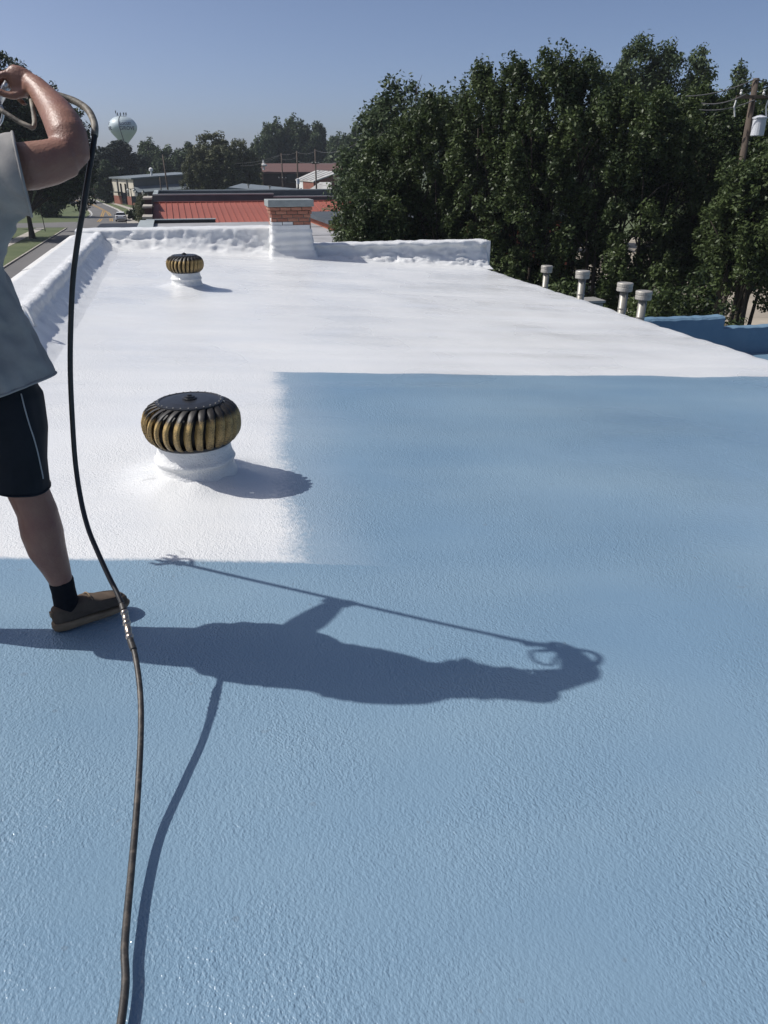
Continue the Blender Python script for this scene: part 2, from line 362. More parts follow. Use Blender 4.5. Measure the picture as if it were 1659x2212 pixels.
# ---------------------------------------------------------------- ground, road, paths
def sheet(name, pts, z, m, kind='structure', rz=ROW):
    """flat polygon strip given as pairs of (u,v) left / right"""
    v = []; f = []
    for (a, b) in pts: v += [(a[1], a[0], z), (b[1], b[0], z)]
    for i in range(len(pts) - 1): f.append((2 * i, 2 * i + 1, 2 * i + 3, 2 * i + 2))
    o = mesh_obj(name, v, f, m); o.rotation_euler = (0, 0, rz); fix_normals(o)
    if o.data.polygons[0].normal.z < 0: o.data.flip_normals()
    o['kind'] = kind; return o
g = mesh_obj('ground', [(-2400, -2400, GZ), (2400, -2400, GZ), (2400, 2400, GZ), (-2400, 2400, GZ)], [(0, 1, 2, 3)], M_GRASS); g['kind'] = 'structure'
RL = [(-80, -15.4), (60, -15.4), (130, -15.4), (160, -14.9), (173, -15.6), (188, -17.6), (204, -20.4), (217, -23.4), (245, -31), (300, -52), (360, -85)]
RR = [(-80, -6.0), (60, -6.2), (130, -6.8), (165, -8.5), (178, -9.8), (190, -11.4), (211, -14.8), (224, -17.0), (250, -21.6), (312, -41), (374, -72)]
RLs = spline([np.array(p) for p in RL], 6); RRs = spline([np.array(p) for p in RR], 6)
sheet('road', list(zip(RLs, RRs)), GZ + 0.012, M_ASPH)
sheet('side_street', [((132.5, -15.3), (146, -15.3)), ((133.5, -21), (144.6, -21)), ((134, -70), (144.8, -70))], GZ + 0.016, M_ASPH)
sheet('sidewalk', [((60, -19.9), (60, -18.6)), ((132.4, -19.9), (132.4, -18.6))], GZ + 0.02, M_CONC)
sheet('pavement', [((-80, -6.0), (-80, -1.9)), ((60, -6.2), (60, -1.9)), ((130, -6.8), (130, -1.9)), ((165, -8.4), (165, -5.0))], GZ + 0.13, M_CONC)
sheet('footpath', [((165, -7.2), (165, -5.4)), ((188, -9.0), (188, -7.6)), ((208, -12.4), (208, -11.2)), ((232, -17.3), (232, -15.9)), ((262, -22.2), (262, -20.6)), ((312, -39), (312, -37))], GZ + 0.024, M_CONC)
sheet('parking_lot', [((28, 24), (28, 90)), ((95, 24), (95, 90))], GZ + 0.012, M_SAND)
def ribbon(name, P, w, z, m, label=None):
    P = [np.array(p, float) for p in P]; pr = []
    for i, p in enumerate(P):
        d = P[min(i + 1, len(P) - 1)] - P[max(i - 1, 0)]; d /= np.linalg.norm(d); n = np.array([-d[1], d[0]])
        pr.append((p + n * w / 2, p - n * w / 2))
    return sheet(name, pr, z, m)
RZ = GZ + 0.022
def off(P, d):
    out = []
    for i, p in enumerate(P):
        t = P[min(i + 1, len(P) - 1)] - P[max(i - 1, 0)]; t = t / np.linalg.norm(t); out.append(p + np.array([-t[1], t[0]]) * d)
    return out
ribbon('edge_line', off(RRs, -0.35)[17:], 0.22, RZ, M_WLINE); ribbon('edge_line', off(RLs, 0.35)[18:], 0.26, RZ, M_WLINE)
for dv in (-0.17, 0.17):
    ribbon('centre_line', spline([np.array(p) for p in [(183 , -13.5 + dv), (204, -16.9 + dv), (216, -19.2 + dv), (245, -26.5 + dv), (305, -46.5 + dv)]], 5), 0.16, RZ, M_YEL)
    ribbon('turn_line', [(158, -12.3 + dv), (170, -12.9 + dv), (182, -13.5 + dv)], 0.17, RZ, M_YEL)
    ribbon('turn_line', [(163, -11.1 + dv), (174, -12.2 + dv), (182, -13.4 + dv)], 0.17, RZ, M_YEL)
    ribbon('dash_line', [(145, -11.9 + dv), (153, -12.0 + dv)], 0.16, RZ, M_YEL)
    ribbon('dash_line', [(146, -9.9 + dv), (154, -10.4 + dv)], 0.16, RZ, M_YEL)
def kerb(name, P, w=0.16, h=0.13):
    mb = MB(); P = [np.array(p, float) for p in P]; a = off(P, w / 2); b = off(P, -w / 2)
    for i in range(len(P) - 1):
        q = [(a[i][1], a[i][0]), (a[i + 1][1], a[i + 1][0]), (b[i + 1][1], b[i + 1][0]), (b[i][1], b[i][0])]
        mb.hexa([(*p, GZ) for p in q], [(*p, GZ + h) for p in q])
    o = mb.build(name, M_CONC); o.rotation_euler = (0, 0, ROW); fix_normals(o); o['kind'] = 'structure'
kerb('kerb', off(RLs, 0.1)[:13]); kerb('kerb', off(RRs, -0.1)[:40]); kerb('kerb', off(RLs, 0.1)[18:])

# ---------------------------------------------------------------- the coated building
bld = empty('coated_building', (0, 0, 0), ROW)
tag(bld, 'building with foamed roof half fresh white and half blue coating, ringed by low parapets', 'building')
VENTS = [(3.90, -0.005), (11.15, 0.115)]
def roof_z(u, v):
    u = np.asarray(u, float); v = np.asarray(v, float)
    z = -SLOPE * v
    P = np.stack([v * 0.9, u * 1.1, u * 0 + 3.1], -1)
    z = z + 0.0115 * fbm(P, 2) * np.clip((7.2 - u) / 1.5, 0.55, 1)
    z = z + 0.0042 * np.sin(2 * np.pi * u / 0.41 + 2.2 * vnoise(np.stack([v * 0.45, u * 0.6, u * 0 + 5.5], -1))) * np.clip((u - 4.5) / 2.5, 0, 1)
    P2 = np.stack([v * 0.35, u * 2.7, u * 0 + 9.7], -1)
    z = z + 0.0085 * fbm(P2, 2) * np.clip((u - 1.0) / 3.0, 0.25, 1)
    for (vu, vv) in VENTS:
        r = np.hypot(u - vu, (v - vv) * 0.9)
        ang = np.arctan2(v - vv, u - vu)
        z = z + 0.055 * np.exp(-((r - 0.17) / 0.13) ** 2 * (r > 0.17)) * (1 + 0.12 * np.sin(ang * 9 + u * 3))
    d = np.clip((v - 6.2 - 0.05 * vnoise(np.stack([u * 0.8, u * 0, u * 0], -1))) / 0.42, 0, 1.2)
    z = z - 0.22 * d ** 2
    return z
us = np.concatenate([np.linspace(-4.0, 0.2, 22), np.arange(0.25, 7.5, 0.045), np.arange(7.5, 16.7, 0.065)]); vs = np.concatenate([np.arange(-1.36, 1.0, 0.045), np.arange(1.0, 6.3, 0.07), np.linspace(6.3, 6.68, 10)])
UU, VV = np.meshgrid(us, vs, indexing='ij'); ZZ = roof_z(UU, VV)
pts = np.stack([VV, UU, ZZ], -1).reshape(-1, 3); mb = MB(); mb.grid(pts.tolist(), len(us), len(vs))
rf = mb.build('roof', M_ROOF, bld, smooth=True)
if rf.data.polygons[0].normal.z < 0: rf.data.flip_normals()
wl_ = MB().box((2.37, 6.3, (GZ - 0.75) / 2), (8.54, 20.6, -GZ - 0.75)).build('wall', M_WALLBRICK, bld)

def strip(name, along, prof_fn, m, noise_amp, seed, nfr=(7.0, 7.0, 7.0), tf=None, amp_fn=None):
    """foam-covered upstand: profile swept along a parameter, lumps pushed out along the normals"""
    rows = []
    for a in along: rows.append(prof_fn(a))
    P = np.array(rows)                      # (na, ns, 3) in (v,u,z)
    du = np.gradient(P, axis=0); dv = np.gradient(P, axis=1); n = np.cross(du, dv); n /= np.linalg.norm(n, axis=-1, keepdims=True) + 1e-9
    if n[..., 2].mean() < 0: n = -n
    q = P * np.array(nfr) + seed
    q = q + 0.8 * np.stack([fbm(q * 0.37 + 3.1, 2), fbm(q * 0.37 + 11.7, 2), fbm(q * 0.37 + 23.9, 2)], -1)
    amp = noise_amp * (amp_fn(P) if amp_fn else 1.0)
    d = fbm(q, 4) * amp
    P = P + n * d[..., None]
    mb = MB(); mb.grid(P.reshape(-1, 3).tolist(), P.shape[0], P.shape[1])
    o = mb.build(name, m, bld, smooth=True); fix_normals(o)
    if sum(p.normal.z for p in o.data.polygons) < 0: o.data.flip_normals()
    return o
def resamp(pts, n):
    pts = np.array(pts, float); s = np.concatenate([[0], np.cumsum(np.linalg.norm(np.diff(pts, axis=0), axis=1))])
    t = np.linspace(0, s[-1], n); return np.stack([np.interp(t, s, pts[:, i]) for i in range(pts.shape[1])], -1)
def left_prof(u):
    r = lambda v: float(roof_z(np.array(u), np.array(v)))
    w = 0.05 * float(vnoise(np.array([u * 0.9, 3.3, 0.5]))); e = 0.014 * float(fbm(np.array([u * 5.0, 7.7, 1.5]), 3))
    p = [(-0.92 + w, r(-0.92) - 0.012), (-1.02 + w, r(-1.02) + 0.004), (-1.14 + w * 0.6, r(-1.14) + 0.035), (-1.23, r(-1.2) + 0.11), (-1.285, 0.25), (-1.305, 0.32 + e), (-1.335, 0.352 + e * 1.4), (-1.40, 0.350 + e), (-1.47, 0.334), (-1.60, 0.340), (-1.745, 0.348), (-1.765, 0.346), (-1.79, 0.30), (-1.80, 0.27)]
    q = resamp(p, 34); return np.stack([q[:, 0], np.full(len(q), u), q[:, 1]], -1)
def left_amp(P): 
    v = P[..., 0]; return np.where(v < -1.45, 0.08, np.where(v < -1.25, 1.25, np.where(v > -1.05, 0.1, 0.55)))
strip('parapet', np.arange(-4.0, 16.62, 0.04), left_prof, M_COAT, 0.0085, 2.2, (16, 11, 16), amp_fn=left_amp)
cop = MB(); ed = [-4.0, -0.9, 2.15, 5.2, 8.25, 11.3, 14.35, 17.0]
for i in range(7):
    a, b = ed[i], ed[i + 1] - 0.006; dz = 0.006 * (i % 2)
    cop.hexa([(-1.96, a, 0.02), (-1.775, a, 0.02), (-1.775, b, 0.02), (-1.96, b, 0.02)], [(-1.96, a, 0.255 + dz), (-1.775, a, 0.292 + dz), (-1.775, b, 0.292 + dz), (-1.96, b, 0.255 + dz)])
cop.build('coping', M_COPING, bld)
MB().box((-1.84, 6.5, -3.5), (0.2, 21.0, 7.0)).build('side_wall', M_WALLBRICK, bld)
def far_prof_l(v):
    r = lambda u: float(roof_z(np.array(u), np.array(v)))
    w = 0.10 * float(vnoise(np.array([v * 1.1, 1.3, 4.5]))); e = 0.012 * float(fbm(np.array([v * 3.0, 5.1, 2.5]), 3))
    p = [(15.86 + w, r(15.86) - 0.012), (16.02 + w, r(16.0) + 0.012), (16.18 + w * .5, r(16.18) + 0.06), (16.32, r(16.3) + 0.15), (16.40, 0.21), (16.43, 0.30 + e), (16.455, 0.372 + e), (16.50, 0.392), (16.60, 0.398), (16.86, 0.405), (16.87, 0.36)]
    q = resamp(p, 34); return np.stack([np.full(len(q), v), q[:, 0], q[:, 1]], -1)
strip('parapet', np.arange(-1.80, 1.96, 0.035), far_prof_l, M_COAT, 0.023, 5.5, (7, 9, 12), amp_fn=lambda P: np.where(P[..., 2] > 0.36, 0.25, np.where(P[..., 1] < 16.1, 0.12, 1.0)))
def far_prof_r(v):
    r = lambda u: float(roof_z(np.array(u), np.array(min(v, 6.3))))
    w = 0.06 * float(vnoise(np.array([v * 1.2, 2.3, 8.5])))
    zr = r(16.0); h = 0.055 - zr
    p = [(15.80 + w, zr - 0.012), (15.98 + w, zr + 0.02), (16.12 + w * .5, zr + 0.07), (16.22, zr + h * 0.38), (16.27, zr + h * 0.62), (16.285, zr + h * 0.78), (16.255, zr + h * 0.84), (16.262, zr + h * 0.95), (16.30, 0.058), (16.62, 0.062), (16.63, 0.0)]
    q = resamp(p, 36); return np.stack([np.full(len(q), v), q[:, 0], q[:, 1]], -1)
vv_ = np.arange(2.70, 6.50, 0.035)
strip('parapet', vv_, far_prof_r, M_COAT, 0.040, 8.1, (6, 11, 15), amp_fn=lambda P: np.where(P[..., 2] > 0.03, 0.3, np.where(P[..., 1] < 16.0, 0.15, 1.0)))
# rounded end of that upstand
mbE = MB(); pr = far_prof_r(6.47)
rows = []
for k in range(9):
    a = k / 8 * math.pi / 2; c, s_ = math.cos(a), math.sin(a)
    row = pr.copy(); cu = 16.50
    row[:, 0] = 6.46 + (1 - (1 - s_)) * 0.11 * np.clip((cu - pr[:, 1]) / 0.25, 0.15, 1)
    row[:, 1] = cu + (pr[:, 1] - cu) * (0.05 + 0.95 * c); rows.append(row)
P = np.array(rows); P[..., 2] -= 0.004; mbE.grid(P.reshape(-1, 3).tolist(), 9, P.shape[1]); e_ = mbE.build('parapet_end', M_COAT, bld, smooth=True); fix_normals(e_)
MB().box((6.53, 16.45, -0.32), (0.08, 0.34, 0.72)).build('parapet_end', M_COAT, bld)
MB().box((2.35, 16.76, -3.3), (8.5, 0.22, 6.62)).build('end_wall', M_WALLBRICK, bld)
# chimney: core, bricks, cap and foam flashing
ch = MB().box((2.28, 16.34, 0.30), (0.765, 0.47, 0.96)).build('chimney', M_MORTAR, bld)
bl_, bh_, jt = 0.203, 0.0567, 0.011
random.seed(4)
brick_me = {}
def brick_mesh(w, d, h, m):
    k = (round(w, 3), round(d, 3), m.name)
    if k not in brick_me:
        me = bpy.data.meshes.new('brick'); b = MB().box((0, 0, 0), (w, d, h)); me.from_pydata(b.v, [], b.f); me.materials.append(m)
        bm = bmesh.new(); bm.from_mesh(me); bmesh.ops.bevel(bm, geom=bm.edges[:], offset=0.004, segments=1, affect='EDGES'); bm.to_mesh(me); bm.free()
        brick_me[k] = me
    return brick_me[k]
for c in range(8):
    z = 0.775 - (c + 0.5) * (bh_ + jt)
    ex = 0.036 if c == 0 else (0.020 if c == 1 else 0.0)
    x0, x1, y0, y1 = 1.893 - ex, 2.667 + ex, 16.10 - ex, 16.58 + ex
    for side in range(3):                      # front (-u), left (-v), right (+v)
        a0, a1 = (x0, x1) if side == 0 else (y0 + 0.1, y1)
        a = a0 - (0.5 * bl_ if c % 2 else 0.0) + (0.0 if side == 0 else 0.03)
        while a < a1 - 0.02:
            s0, s1 = max(a, a0), min(a + bl_, a1)
            if s1 - s0 > 0.03:
                w = round(s1 - s0, 2) - 0.001; cm = M_COAT if (c >= 5 or (c == 4 and side == 0 and s0 < 2.2 and random.random() < .9) or (side == 1 and c > 2 and random.random() < 0.6)) else random.choice(M_BRICK)
                if side == 0: b = (( s0 + s1) / 2, y0 + 0.045, z); me = brick_mesh(w, 0.095, bh_, cm)
                else: b = (x0 + 0.045 if side == 1 else x1 - 0.045, (s0 + s1) / 2, z); me = brick_mesh(0.095, w, bh_, cm)
                o = bpy.data.objects.new('brick', me); COL.objects.link(o); o.parent = ch
                o.location = (b[0], b[1] + random.uniform(-.002, .002), b[2] + random.uniform(-.001, .001))
            a += bl_ + jt
cap = MB().box((2.28, 16.34, 0.842), (0.90, 0.62, 0.128)).build('chimney_cap', M_STONE, ch); bevel(cap, 0.012)
fl = []
for k in range(26):
    t = k / 25; z = -0.30 + t * 0.74
    fl_ = 0.012 + 0.10 * max(0, 1 - (z + 0.22) / 0.28) ** 2 + 0.05 * max(0, 1 - (z + 0.22) / 0.6) + (0.007 * math.sin(z * 50 + 1.5 * math.sin(z * 17)) if z < 0.34 else -0.004)
    row = []
    for j in range(48):
        a = 2 * math.pi * j / 48; cx, sx = math.cos(a), math.sin(a); e = 0.22
        px = 2.28 + (0.39 + fl_ * (1.0 if cx < 0 else 1.15)) * math.copysign(abs(cx) ** e, cx); py = 16.34 + (0.245 + fl_ * 1.2) * math.copysign(abs(sx) ** e, sx)
        row.append((px, py, z))
    fl.append(row + [row[0]])
P = np.array(fl); dn = P - np.array([2.28, 16.34, 0]); dn[..., 2] = 0; dn /= np.linalg.norm(dn, axis=-1, keepdims=True)
P += dn * (0.014 * fbm(P * np.array([7, 7, 18.0]), 3))[..., None]; P[:, -1] = P[:, 0]
mb = MB(); mb.grid(P.reshape(-1, 3).tolist(), P.shape[0], P.shape[1]); fo = mb.build('foam_flashing', M_COAT, ch, smooth=True); fix_normals(fo)

# rope laid over the parapet near the worker
rp = [B(7.62, -1.99, 0.33), B(7.60, -1.8, 0.335), B(7.52, -1.6, 0.350), B(7.42, -1.42, 0.400), B(7.36, -1.31, 0.390), B(7.30, -1.255, 0.30), B(7.28, -1.235, 0.235)]
o = MB().tube(spline(rp, 6), 0.014, 8).build('rope_end', M_COAT, smooth=True)
tag(o, 'short white painted rope end lying over the low street-side parapet', 'rope')

# ---------------------------------------------------------------- turbine vents
def turbine(loc, label):
    root = empty('turbine_vent', loc, ROW)
    tag(root, label, 'roof vent', 'turbine vents on the white roof')
    n = 72; rows = []
    prof = [(0.262, -0.02), (0.232, 0.012), (0.208, 0.05), (0.198, 0.085), (0.197, 0.105), (0.205, 0.118), (0.203, 0.128), (0.193, 0.142), (0.187, 0.165), (0.184, 0.19), (0.180, 0.215)]
    q = resamp(prof, 34)
    for r, z in q:
        a = np.linspace(0, 2 * math.pi, n + 1)
        P = np.stack([np.cos(a) * r, np.sin(a) * r, np.full(n + 1, z)], -1)
        d = 0.006 * fbm(P * np.array([9, 9, 14.0]) + 4, 2) + (0.0035 * fbm(P * 60, 2) if z < 0.1 else 0)
        rr = r + d; rows.append(np.stack([np.cos(a) * rr, np.sin(a) * rr, P[:, 2]], -1))
    P = np.array(rows); P[:, -1] = P[:, 0]; mb = MB(); mb.grid(P.reshape(-1, 3).tolist(), P.shape[0], n + 1)
    base = mb.build('base', M_COAT, root, smooth=True); fix_normals(base)
    MB().lathe([(0.176, 0.20), (0.190, 0.203), (0.201, 0.212), (0.201, 0.222), (0.17, 0.226)], 48).build('lower_ring', M_VTOP, root, smooth=False)
    zs = np.linspace(0, 1, 12)
    pr = resamp([(0.192, 0.212), (0.212, 0.23), (0.226, 0.26), (0.231, 0.295), (0.230, 0.33), (0.222, 0.365), (0.203, 0.395), (0.178, 0.412), (0.148, 0.422)], 13)
    nv = 26; da = 2 * math.pi / nv
    v = []; f = []
    for i, (r, z) in enumerate(pr):
        t = i / 12; tw = 0.36 * t ** 2.5 + 0.08 * (1 - t) ** 3
        lift = 0.016 * math.sin(math.pi * min(1, t * 1.05 + 0.02)) ** 0.6
        for j, (aa, dr) in enumerate([(-0.08, lift * 0.2), (0.0, lift * 1.2), (0.14, lift * 1.05), (0.32, lift * 0.8), (0.48, lift * 0.3), (0.62, -lift * 0.7)]):
            a = -aa * da + tw; v.append((math.cos(a) * (r + dr), math.sin(a) * (r + dr), z))
    for i in range(12):
        for j in range(5): f.append((i * 6 + j, i * 6 + j + 1, (i + 1) * 6 + j + 1, (i + 1) * 6 + j))
    v0 = mesh_obj('vane', v, f, M_VANE, root, smooth=True)
    for k in range(1, nv):
        c = v0.copy(); COL.objects.link(c); c.parent = root; c.rotation_euler = (0, 0, k * da)
    tp = MB().lathe([(0.168, 0.414), (0.168, 0.4215), (0.152, 0.4255), (0.146, 0.4225), (0.10, 0.428), (0.0015, 0.431)], 52).build('top_plate', M_VTOP, root, smooth=False)
    MB().lathe([(0.036, 0.428), (0.036, 0.436), (0.028, 0.438), (0.026, 0.446), (0.013, 0.447), (0.012, 0.453), (0.001, 0.454)], 24).build('hub', M_VTOP, tp)
    rv = MB()
    me = None
    for k in range(nv):
        a = k * da + 0.06
        if me is None:
            b = MB().lathe([(0.004, 0), (0.0035, 0.002), (0.001, 0.003)], 8); me = bpy.data.meshes.new('rivet'); me.from_pydata(b.v, [], b.f); me.materials.append(M_GALVCAP)
        c = bpy.data.objects.new('rivet', me); COL.objects.link(c); c.parent = tp; c.location = (0.157 * math.cos(a), 0.157 * math.sin(a), 0.4245)
    core = MB().lathe([(0.166, 0.212), (0.178, 0.26), (0.182, 0.31), (0.172, 0.36), (0.13, 0.410)], 40).build('core', M_BLACK, root)
    return root
for i, (u, v) in enumerate(VENTS):
    z = -SLOPE * v
    turbine(B(u, v, z), ['bronze and black turbine vent at the edge of the blue coating', 'dark turbine vent alone on the white roof before the chimney'][i])

# ---------------------------------------------------------------- lower roof next door with its vent pipes
low = empty('lower_building', (0, 0, 0), ROW)
tag(low, 'lower roof next door with blue coated stepped parapet below the trees', 'building')
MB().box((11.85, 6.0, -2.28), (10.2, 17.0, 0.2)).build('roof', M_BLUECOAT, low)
MB().box((11.85, 6.0, -4.75), (10.16, 16.9, 4.7)).build('wall', M_WALLBRICK, low)
def lump_wall(name, v0, v1, u0, u1, z0, z1):
    mb = MB(); nv_ = int((v1 - v0) / 0.08) + 2; prof = resamp([(u0, z0), (u0, z1 - 0.02), (u0 + 0.02, z1), (u1 - 0.02, z1), (u1, z1 - 0.02), (u1, z0)], 30); rows = []
    for v in np.linspace(v0, v1, nv_): rows.append(np.stack([np.full(len(prof), v), prof[:, 0], prof[:, 1]], -1))
    P = np.array(rows); P[..., 2] += np.where(P[..., 2] > z1 - 0.15, 0.03 * fbm(P * np.array([3, 0.1, 0.1]), 3), 0); P[..., 1] += 0.012 * fbm(P * 5, 3)
    mb.grid(P.reshape(-1, 3).tolist(), P.shape[0], P.shape[1]); n0 = len(prof)
    mb.f.append(tuple(range(n0))); mb.f.append(tuple((nv_ - 1) * n0 + k for k in range(n0 - 1, -1, -1)))
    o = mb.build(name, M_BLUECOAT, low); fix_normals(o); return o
lump_wall('parapet', 6.95, 10.98, 14.0, 14.32, -2.3, -1.36); lump_wall('parapet', 10.985, 16.9, 14.02, 14.3, -2.3, -1.60)
lump_wall('parapet', 16.62, 16.94, -2.4, 13.98, -2.3, -1.75)
o = MB().tube([B(8.0, 12.2, -2.12), B(13.6, 11.9, -2.12)], 0.03, 8).build('conduit_pipe', M_WHITEP, smooth=True); o.parent = None; tag(o, 'white conduit running along the lower roof below its parapet', 'pipe')
for i, (u, v, zt, rc, rp_, lean, lab) in enumerate([(14.4, 6.98, -0.27, 0.112, 0.058, 0.02, 'thinnest galvanised vent pipe nearest the white parapet end'), (12.95, 7.02, -0.20, 0.127, 0.064, 0.0, 'capped galvanised vent pipe beside the small grey curb box'), (11.5, 6.99, -0.22, 0.127, 0.066, 0.012, 'capped galvanised vent pipe, left one of the close pair'), (11.0, 7.02, -0.28, 0.127, 0.066, 0.02, 'capped galvanised vent pipe before the blue parapet, right one of the close pair')]):
    p = B(u, v, -2.18); r = empty('vent_pipe', p, ROW); r.rotation_euler = (0, lean, ROW)
    tag(r, lab, 'vent pipe', 'galvanised vent pipes beyond the roof edge')
    h = zt + 2.18
    MB().lathe([(rp_, 0), (rp_, h - 0.06)], 24).build('pipe', M_GALV, r, smooth=False).data.polygons.foreach_set('use_smooth', [True] * 24 + [False] * 2)
    MB().lathe([(rp_ + 0.004, h - 0.42), (rp_ + 0.004, h - 0.40)], 24).build('seam_band', M_GALVCAP, r)
    k = MB().lathe([(rp_ + 0.012, h - 0.145), (rc - 0.008, h - 0.135), (rc, h - 0.125), (rc, h - 0.075), (rc - 0.006, h - 0.070), (rc - 0.006, h - 0.062), (rc, h - 0.057), (rc + 0.003, h - 0.012), (rc - 0.008, h), (0.01, h + 0.006)], 28).build('cap', M_GALVCAP, r)
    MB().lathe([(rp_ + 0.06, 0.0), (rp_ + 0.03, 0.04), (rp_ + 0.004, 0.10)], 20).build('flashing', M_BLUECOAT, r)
cb = empty('curb_box', B(13.6, 7.9, -2.18), ROW); tag(cb, 'small grey sheet metal curb box behind the second vent pipe', 'vent box')
o = MB().box((-.35, 0, 0.66), (0.42, 0.4, 1.32)).build('box_body', M_GALV, cb); bevel(o, 0.02); o = MB().box((-.35, 0, 1.345), (0.48, 0.46, 0.05)).build('lid', M_GALVCAP, cb); bevel(o, 0.01)

# ---------------------------------------------------------------- buildings along the row
def row_box(mb, u0, u1, v0, v1, z0, z1): return mb.box(((v0 + v1) / 2, (u0 + u1) / 2, (z0 + z1) / 2), (v1 - v0, u1 - u0, z1 - z0))
gb = empty('flat_roof_building', (0, 0, 0), ROW); tag(gb, 'flat grey roof with dark parapets just past the white parapet, canopy toward the road', 'building')
row_box(MB(), 34, 62.5, -1.7, 12, GZ, -2.75).build('wall', M_DGREY, gb)
row_box(MB(), 34.4, 62.1, -1.3, 11.6, -2.75, -2.31).build('roof', M_LGREY, gb)
row_box(MB(), 62.1, 62.6, -1.75, 3.15, -2.75, -2.10).build('parapet', M_BLACK, gb)
row_box(MB(), 62.05, 62.65, -1.8, 3.2, -2.098, -2.04).build('coping', M_EDGE, gb)
row_box(MB(), 62.1, 62.6, 3.22, 12, -2.75, -2.46).build('parapet', M_BLACK, gb)
row_box(MB(), 34, 62.04, -2.1, -1.31, -2.75, -2.12).build('parapet', M_DGREY, gb)
row_box(MB(), 34, 62.0, -2.2, -1.2, -2.118, -2.06).build('coping', M_EDGE, gb)
for u in (41.5, 48.6, 55.6): row_box(MB(), u, u + 0.12, -1.3, 11.5, -2.309, -2.29).build('roof_seam', M_DGREY, gb)
cn = row_box(MB(), 56, 61.5, -4.9, -2.12, -2.46, -2.22).build('canopy', M_BLACK, gb)
for v in (-4.7, -3.4): row_box(MB(), 56.2, 56.35, v, v + 0.14, GZ + 0.13, -2.461).build('post', M_BLACK, gb)

rb = empty('red_roof_building', (0, 0, 0), ROW); tag(rb, 'long building with brick red standing seam metal roof and stepped end wall', 'building')
row_box(MB(), 76.6, 99, -1.6, 19.4, GZ, -3.85).build('wall', M_BEIGE, rb)
def rz_(u): return -3.55 + (u - 75.8) * (1.62 / 12.2)
pw = 0.585; npan = 36
mbp = MB().hexa([(0, 75.8, rz_(75.8) - .06), (pw - 0.012, 75.8, rz_(75.8) - .06), (pw - 0.012, 88, rz_(88) - .06), (0, 88, rz_(88) - .06)], [(0, 75.8, rz_(75.8)), (pw - 0.012, 75.8, rz_(75.8)), (pw - 0.012, 88, rz_(88)), (0, 88, rz_(88))])
p0 = mbp.build('roof_panel', M_RED, rb); fix_normals(p0); p0.location = (-1.6, 0, 0)
ms = MB().hexa([(-0.03, 75.8, rz_(75.8) - .02), (0.03, 75.8, rz_(75.8) - .02), (0.03, 88, rz_(88) - .02), (-0.03, 88, rz_(88) - .02)], [(-0.02, 75.8, rz_(75.8) + .075), (0.02, 75.8, rz_(75.8) + .075), (0.02, 88, rz_(88) + .075), (-0.02, 88, rz_(88) + .075)])
s0 = ms.build('seam', M_RED, p0); fix_normals(s0)
for k in range(1, npan):
    c = copy_tree(p0, rb); c.location = (-1.6 + k * pw, 0, 0)
mb = MB().hexa([(-1.6, 88.02, rz_(75.8)), (19.4, 88.02, rz_(75.8)), (19.4, 100, rz_(75.8)), (-1.6, 100, rz_(75.8))], [(-1.6, 88.02, rz_(88)), (19.4, 88.02, rz_(88)), (19.4, 99, rz_(77)), (-1.6, 99, rz_(77))]); fix_normals(mb.build('rear_roof', M_RED, rb))
row_box(MB(), 87.8, 88.3, -1.65, 19.45, rz_(88) + .0, rz_(88) + .1).build('ridge_cap', M_RED, rb)
row_box(MB(), 75.55, 75.79, -1.6, 19.4, -3.78, -3.53).build('gutter', M_DBROWN, rb)
row_box(MB(), 74.0, 76.5, 12.4, 19, -4.6, -4.45).build('awning', M_WHITEP, rb)
row_box(MB(), 75.0, 76.55, 12.6, 19, -5.4, -5.0).build('fascia_board', M_BLACK, rb)
for k, (a, b, zt) in enumerate([(75.8, 79.6, -2.75), (79.6, 83.8, -2.05), (83.8, 88.4, -1.45)]):
    row_box(MB(), a, b - 0.01, -2.35, -1.72, GZ, zt).build('end_wall', M_DBROWN, rb)
    row_box(MB(), a - 0.15, b + 0.05, -2.5, -1.64, zt + 0.002, zt + 0.17).build('stone_cap', M_CONC, rb)

pb = empty('parapet_building', (0, 0, 0), ROW); tag(pb, 'long grey building with pale edged parapets behind the red metal roof', 'building')
row_box(MB(), 101, 124, -1.7, 27, GZ, -2.75).build('wall', M_DGREY, pb)
for (u0, u1, v0, v1, zt) in [(101, 101.5, -1.8, 12.3, -1.62), (101, 101.5, 12.31, 27, -1.95), (118, 118.5, -1.8, 11.0, -1.62), (123.4, 123.9, 11.1, 24, -1.75), (101.51, 117.9, -1.8, -1.3, -1.62)]:
    row_box(MB(), u0, u1, v0, v1, -2.75, zt).build('parapet', M_DGREY, pb); row_box(MB(), u0 - 0.08, u1 + 0.08, v0 - 0.05, v1 - 0.0, zt + 0.002, zt + 0.14).build('coping', M_EDGE, pb)
row_box(MB(), 101.6, 123, -1.2, 26.8, -2.749, -2.70).build('roof', M_LGREY, pb)

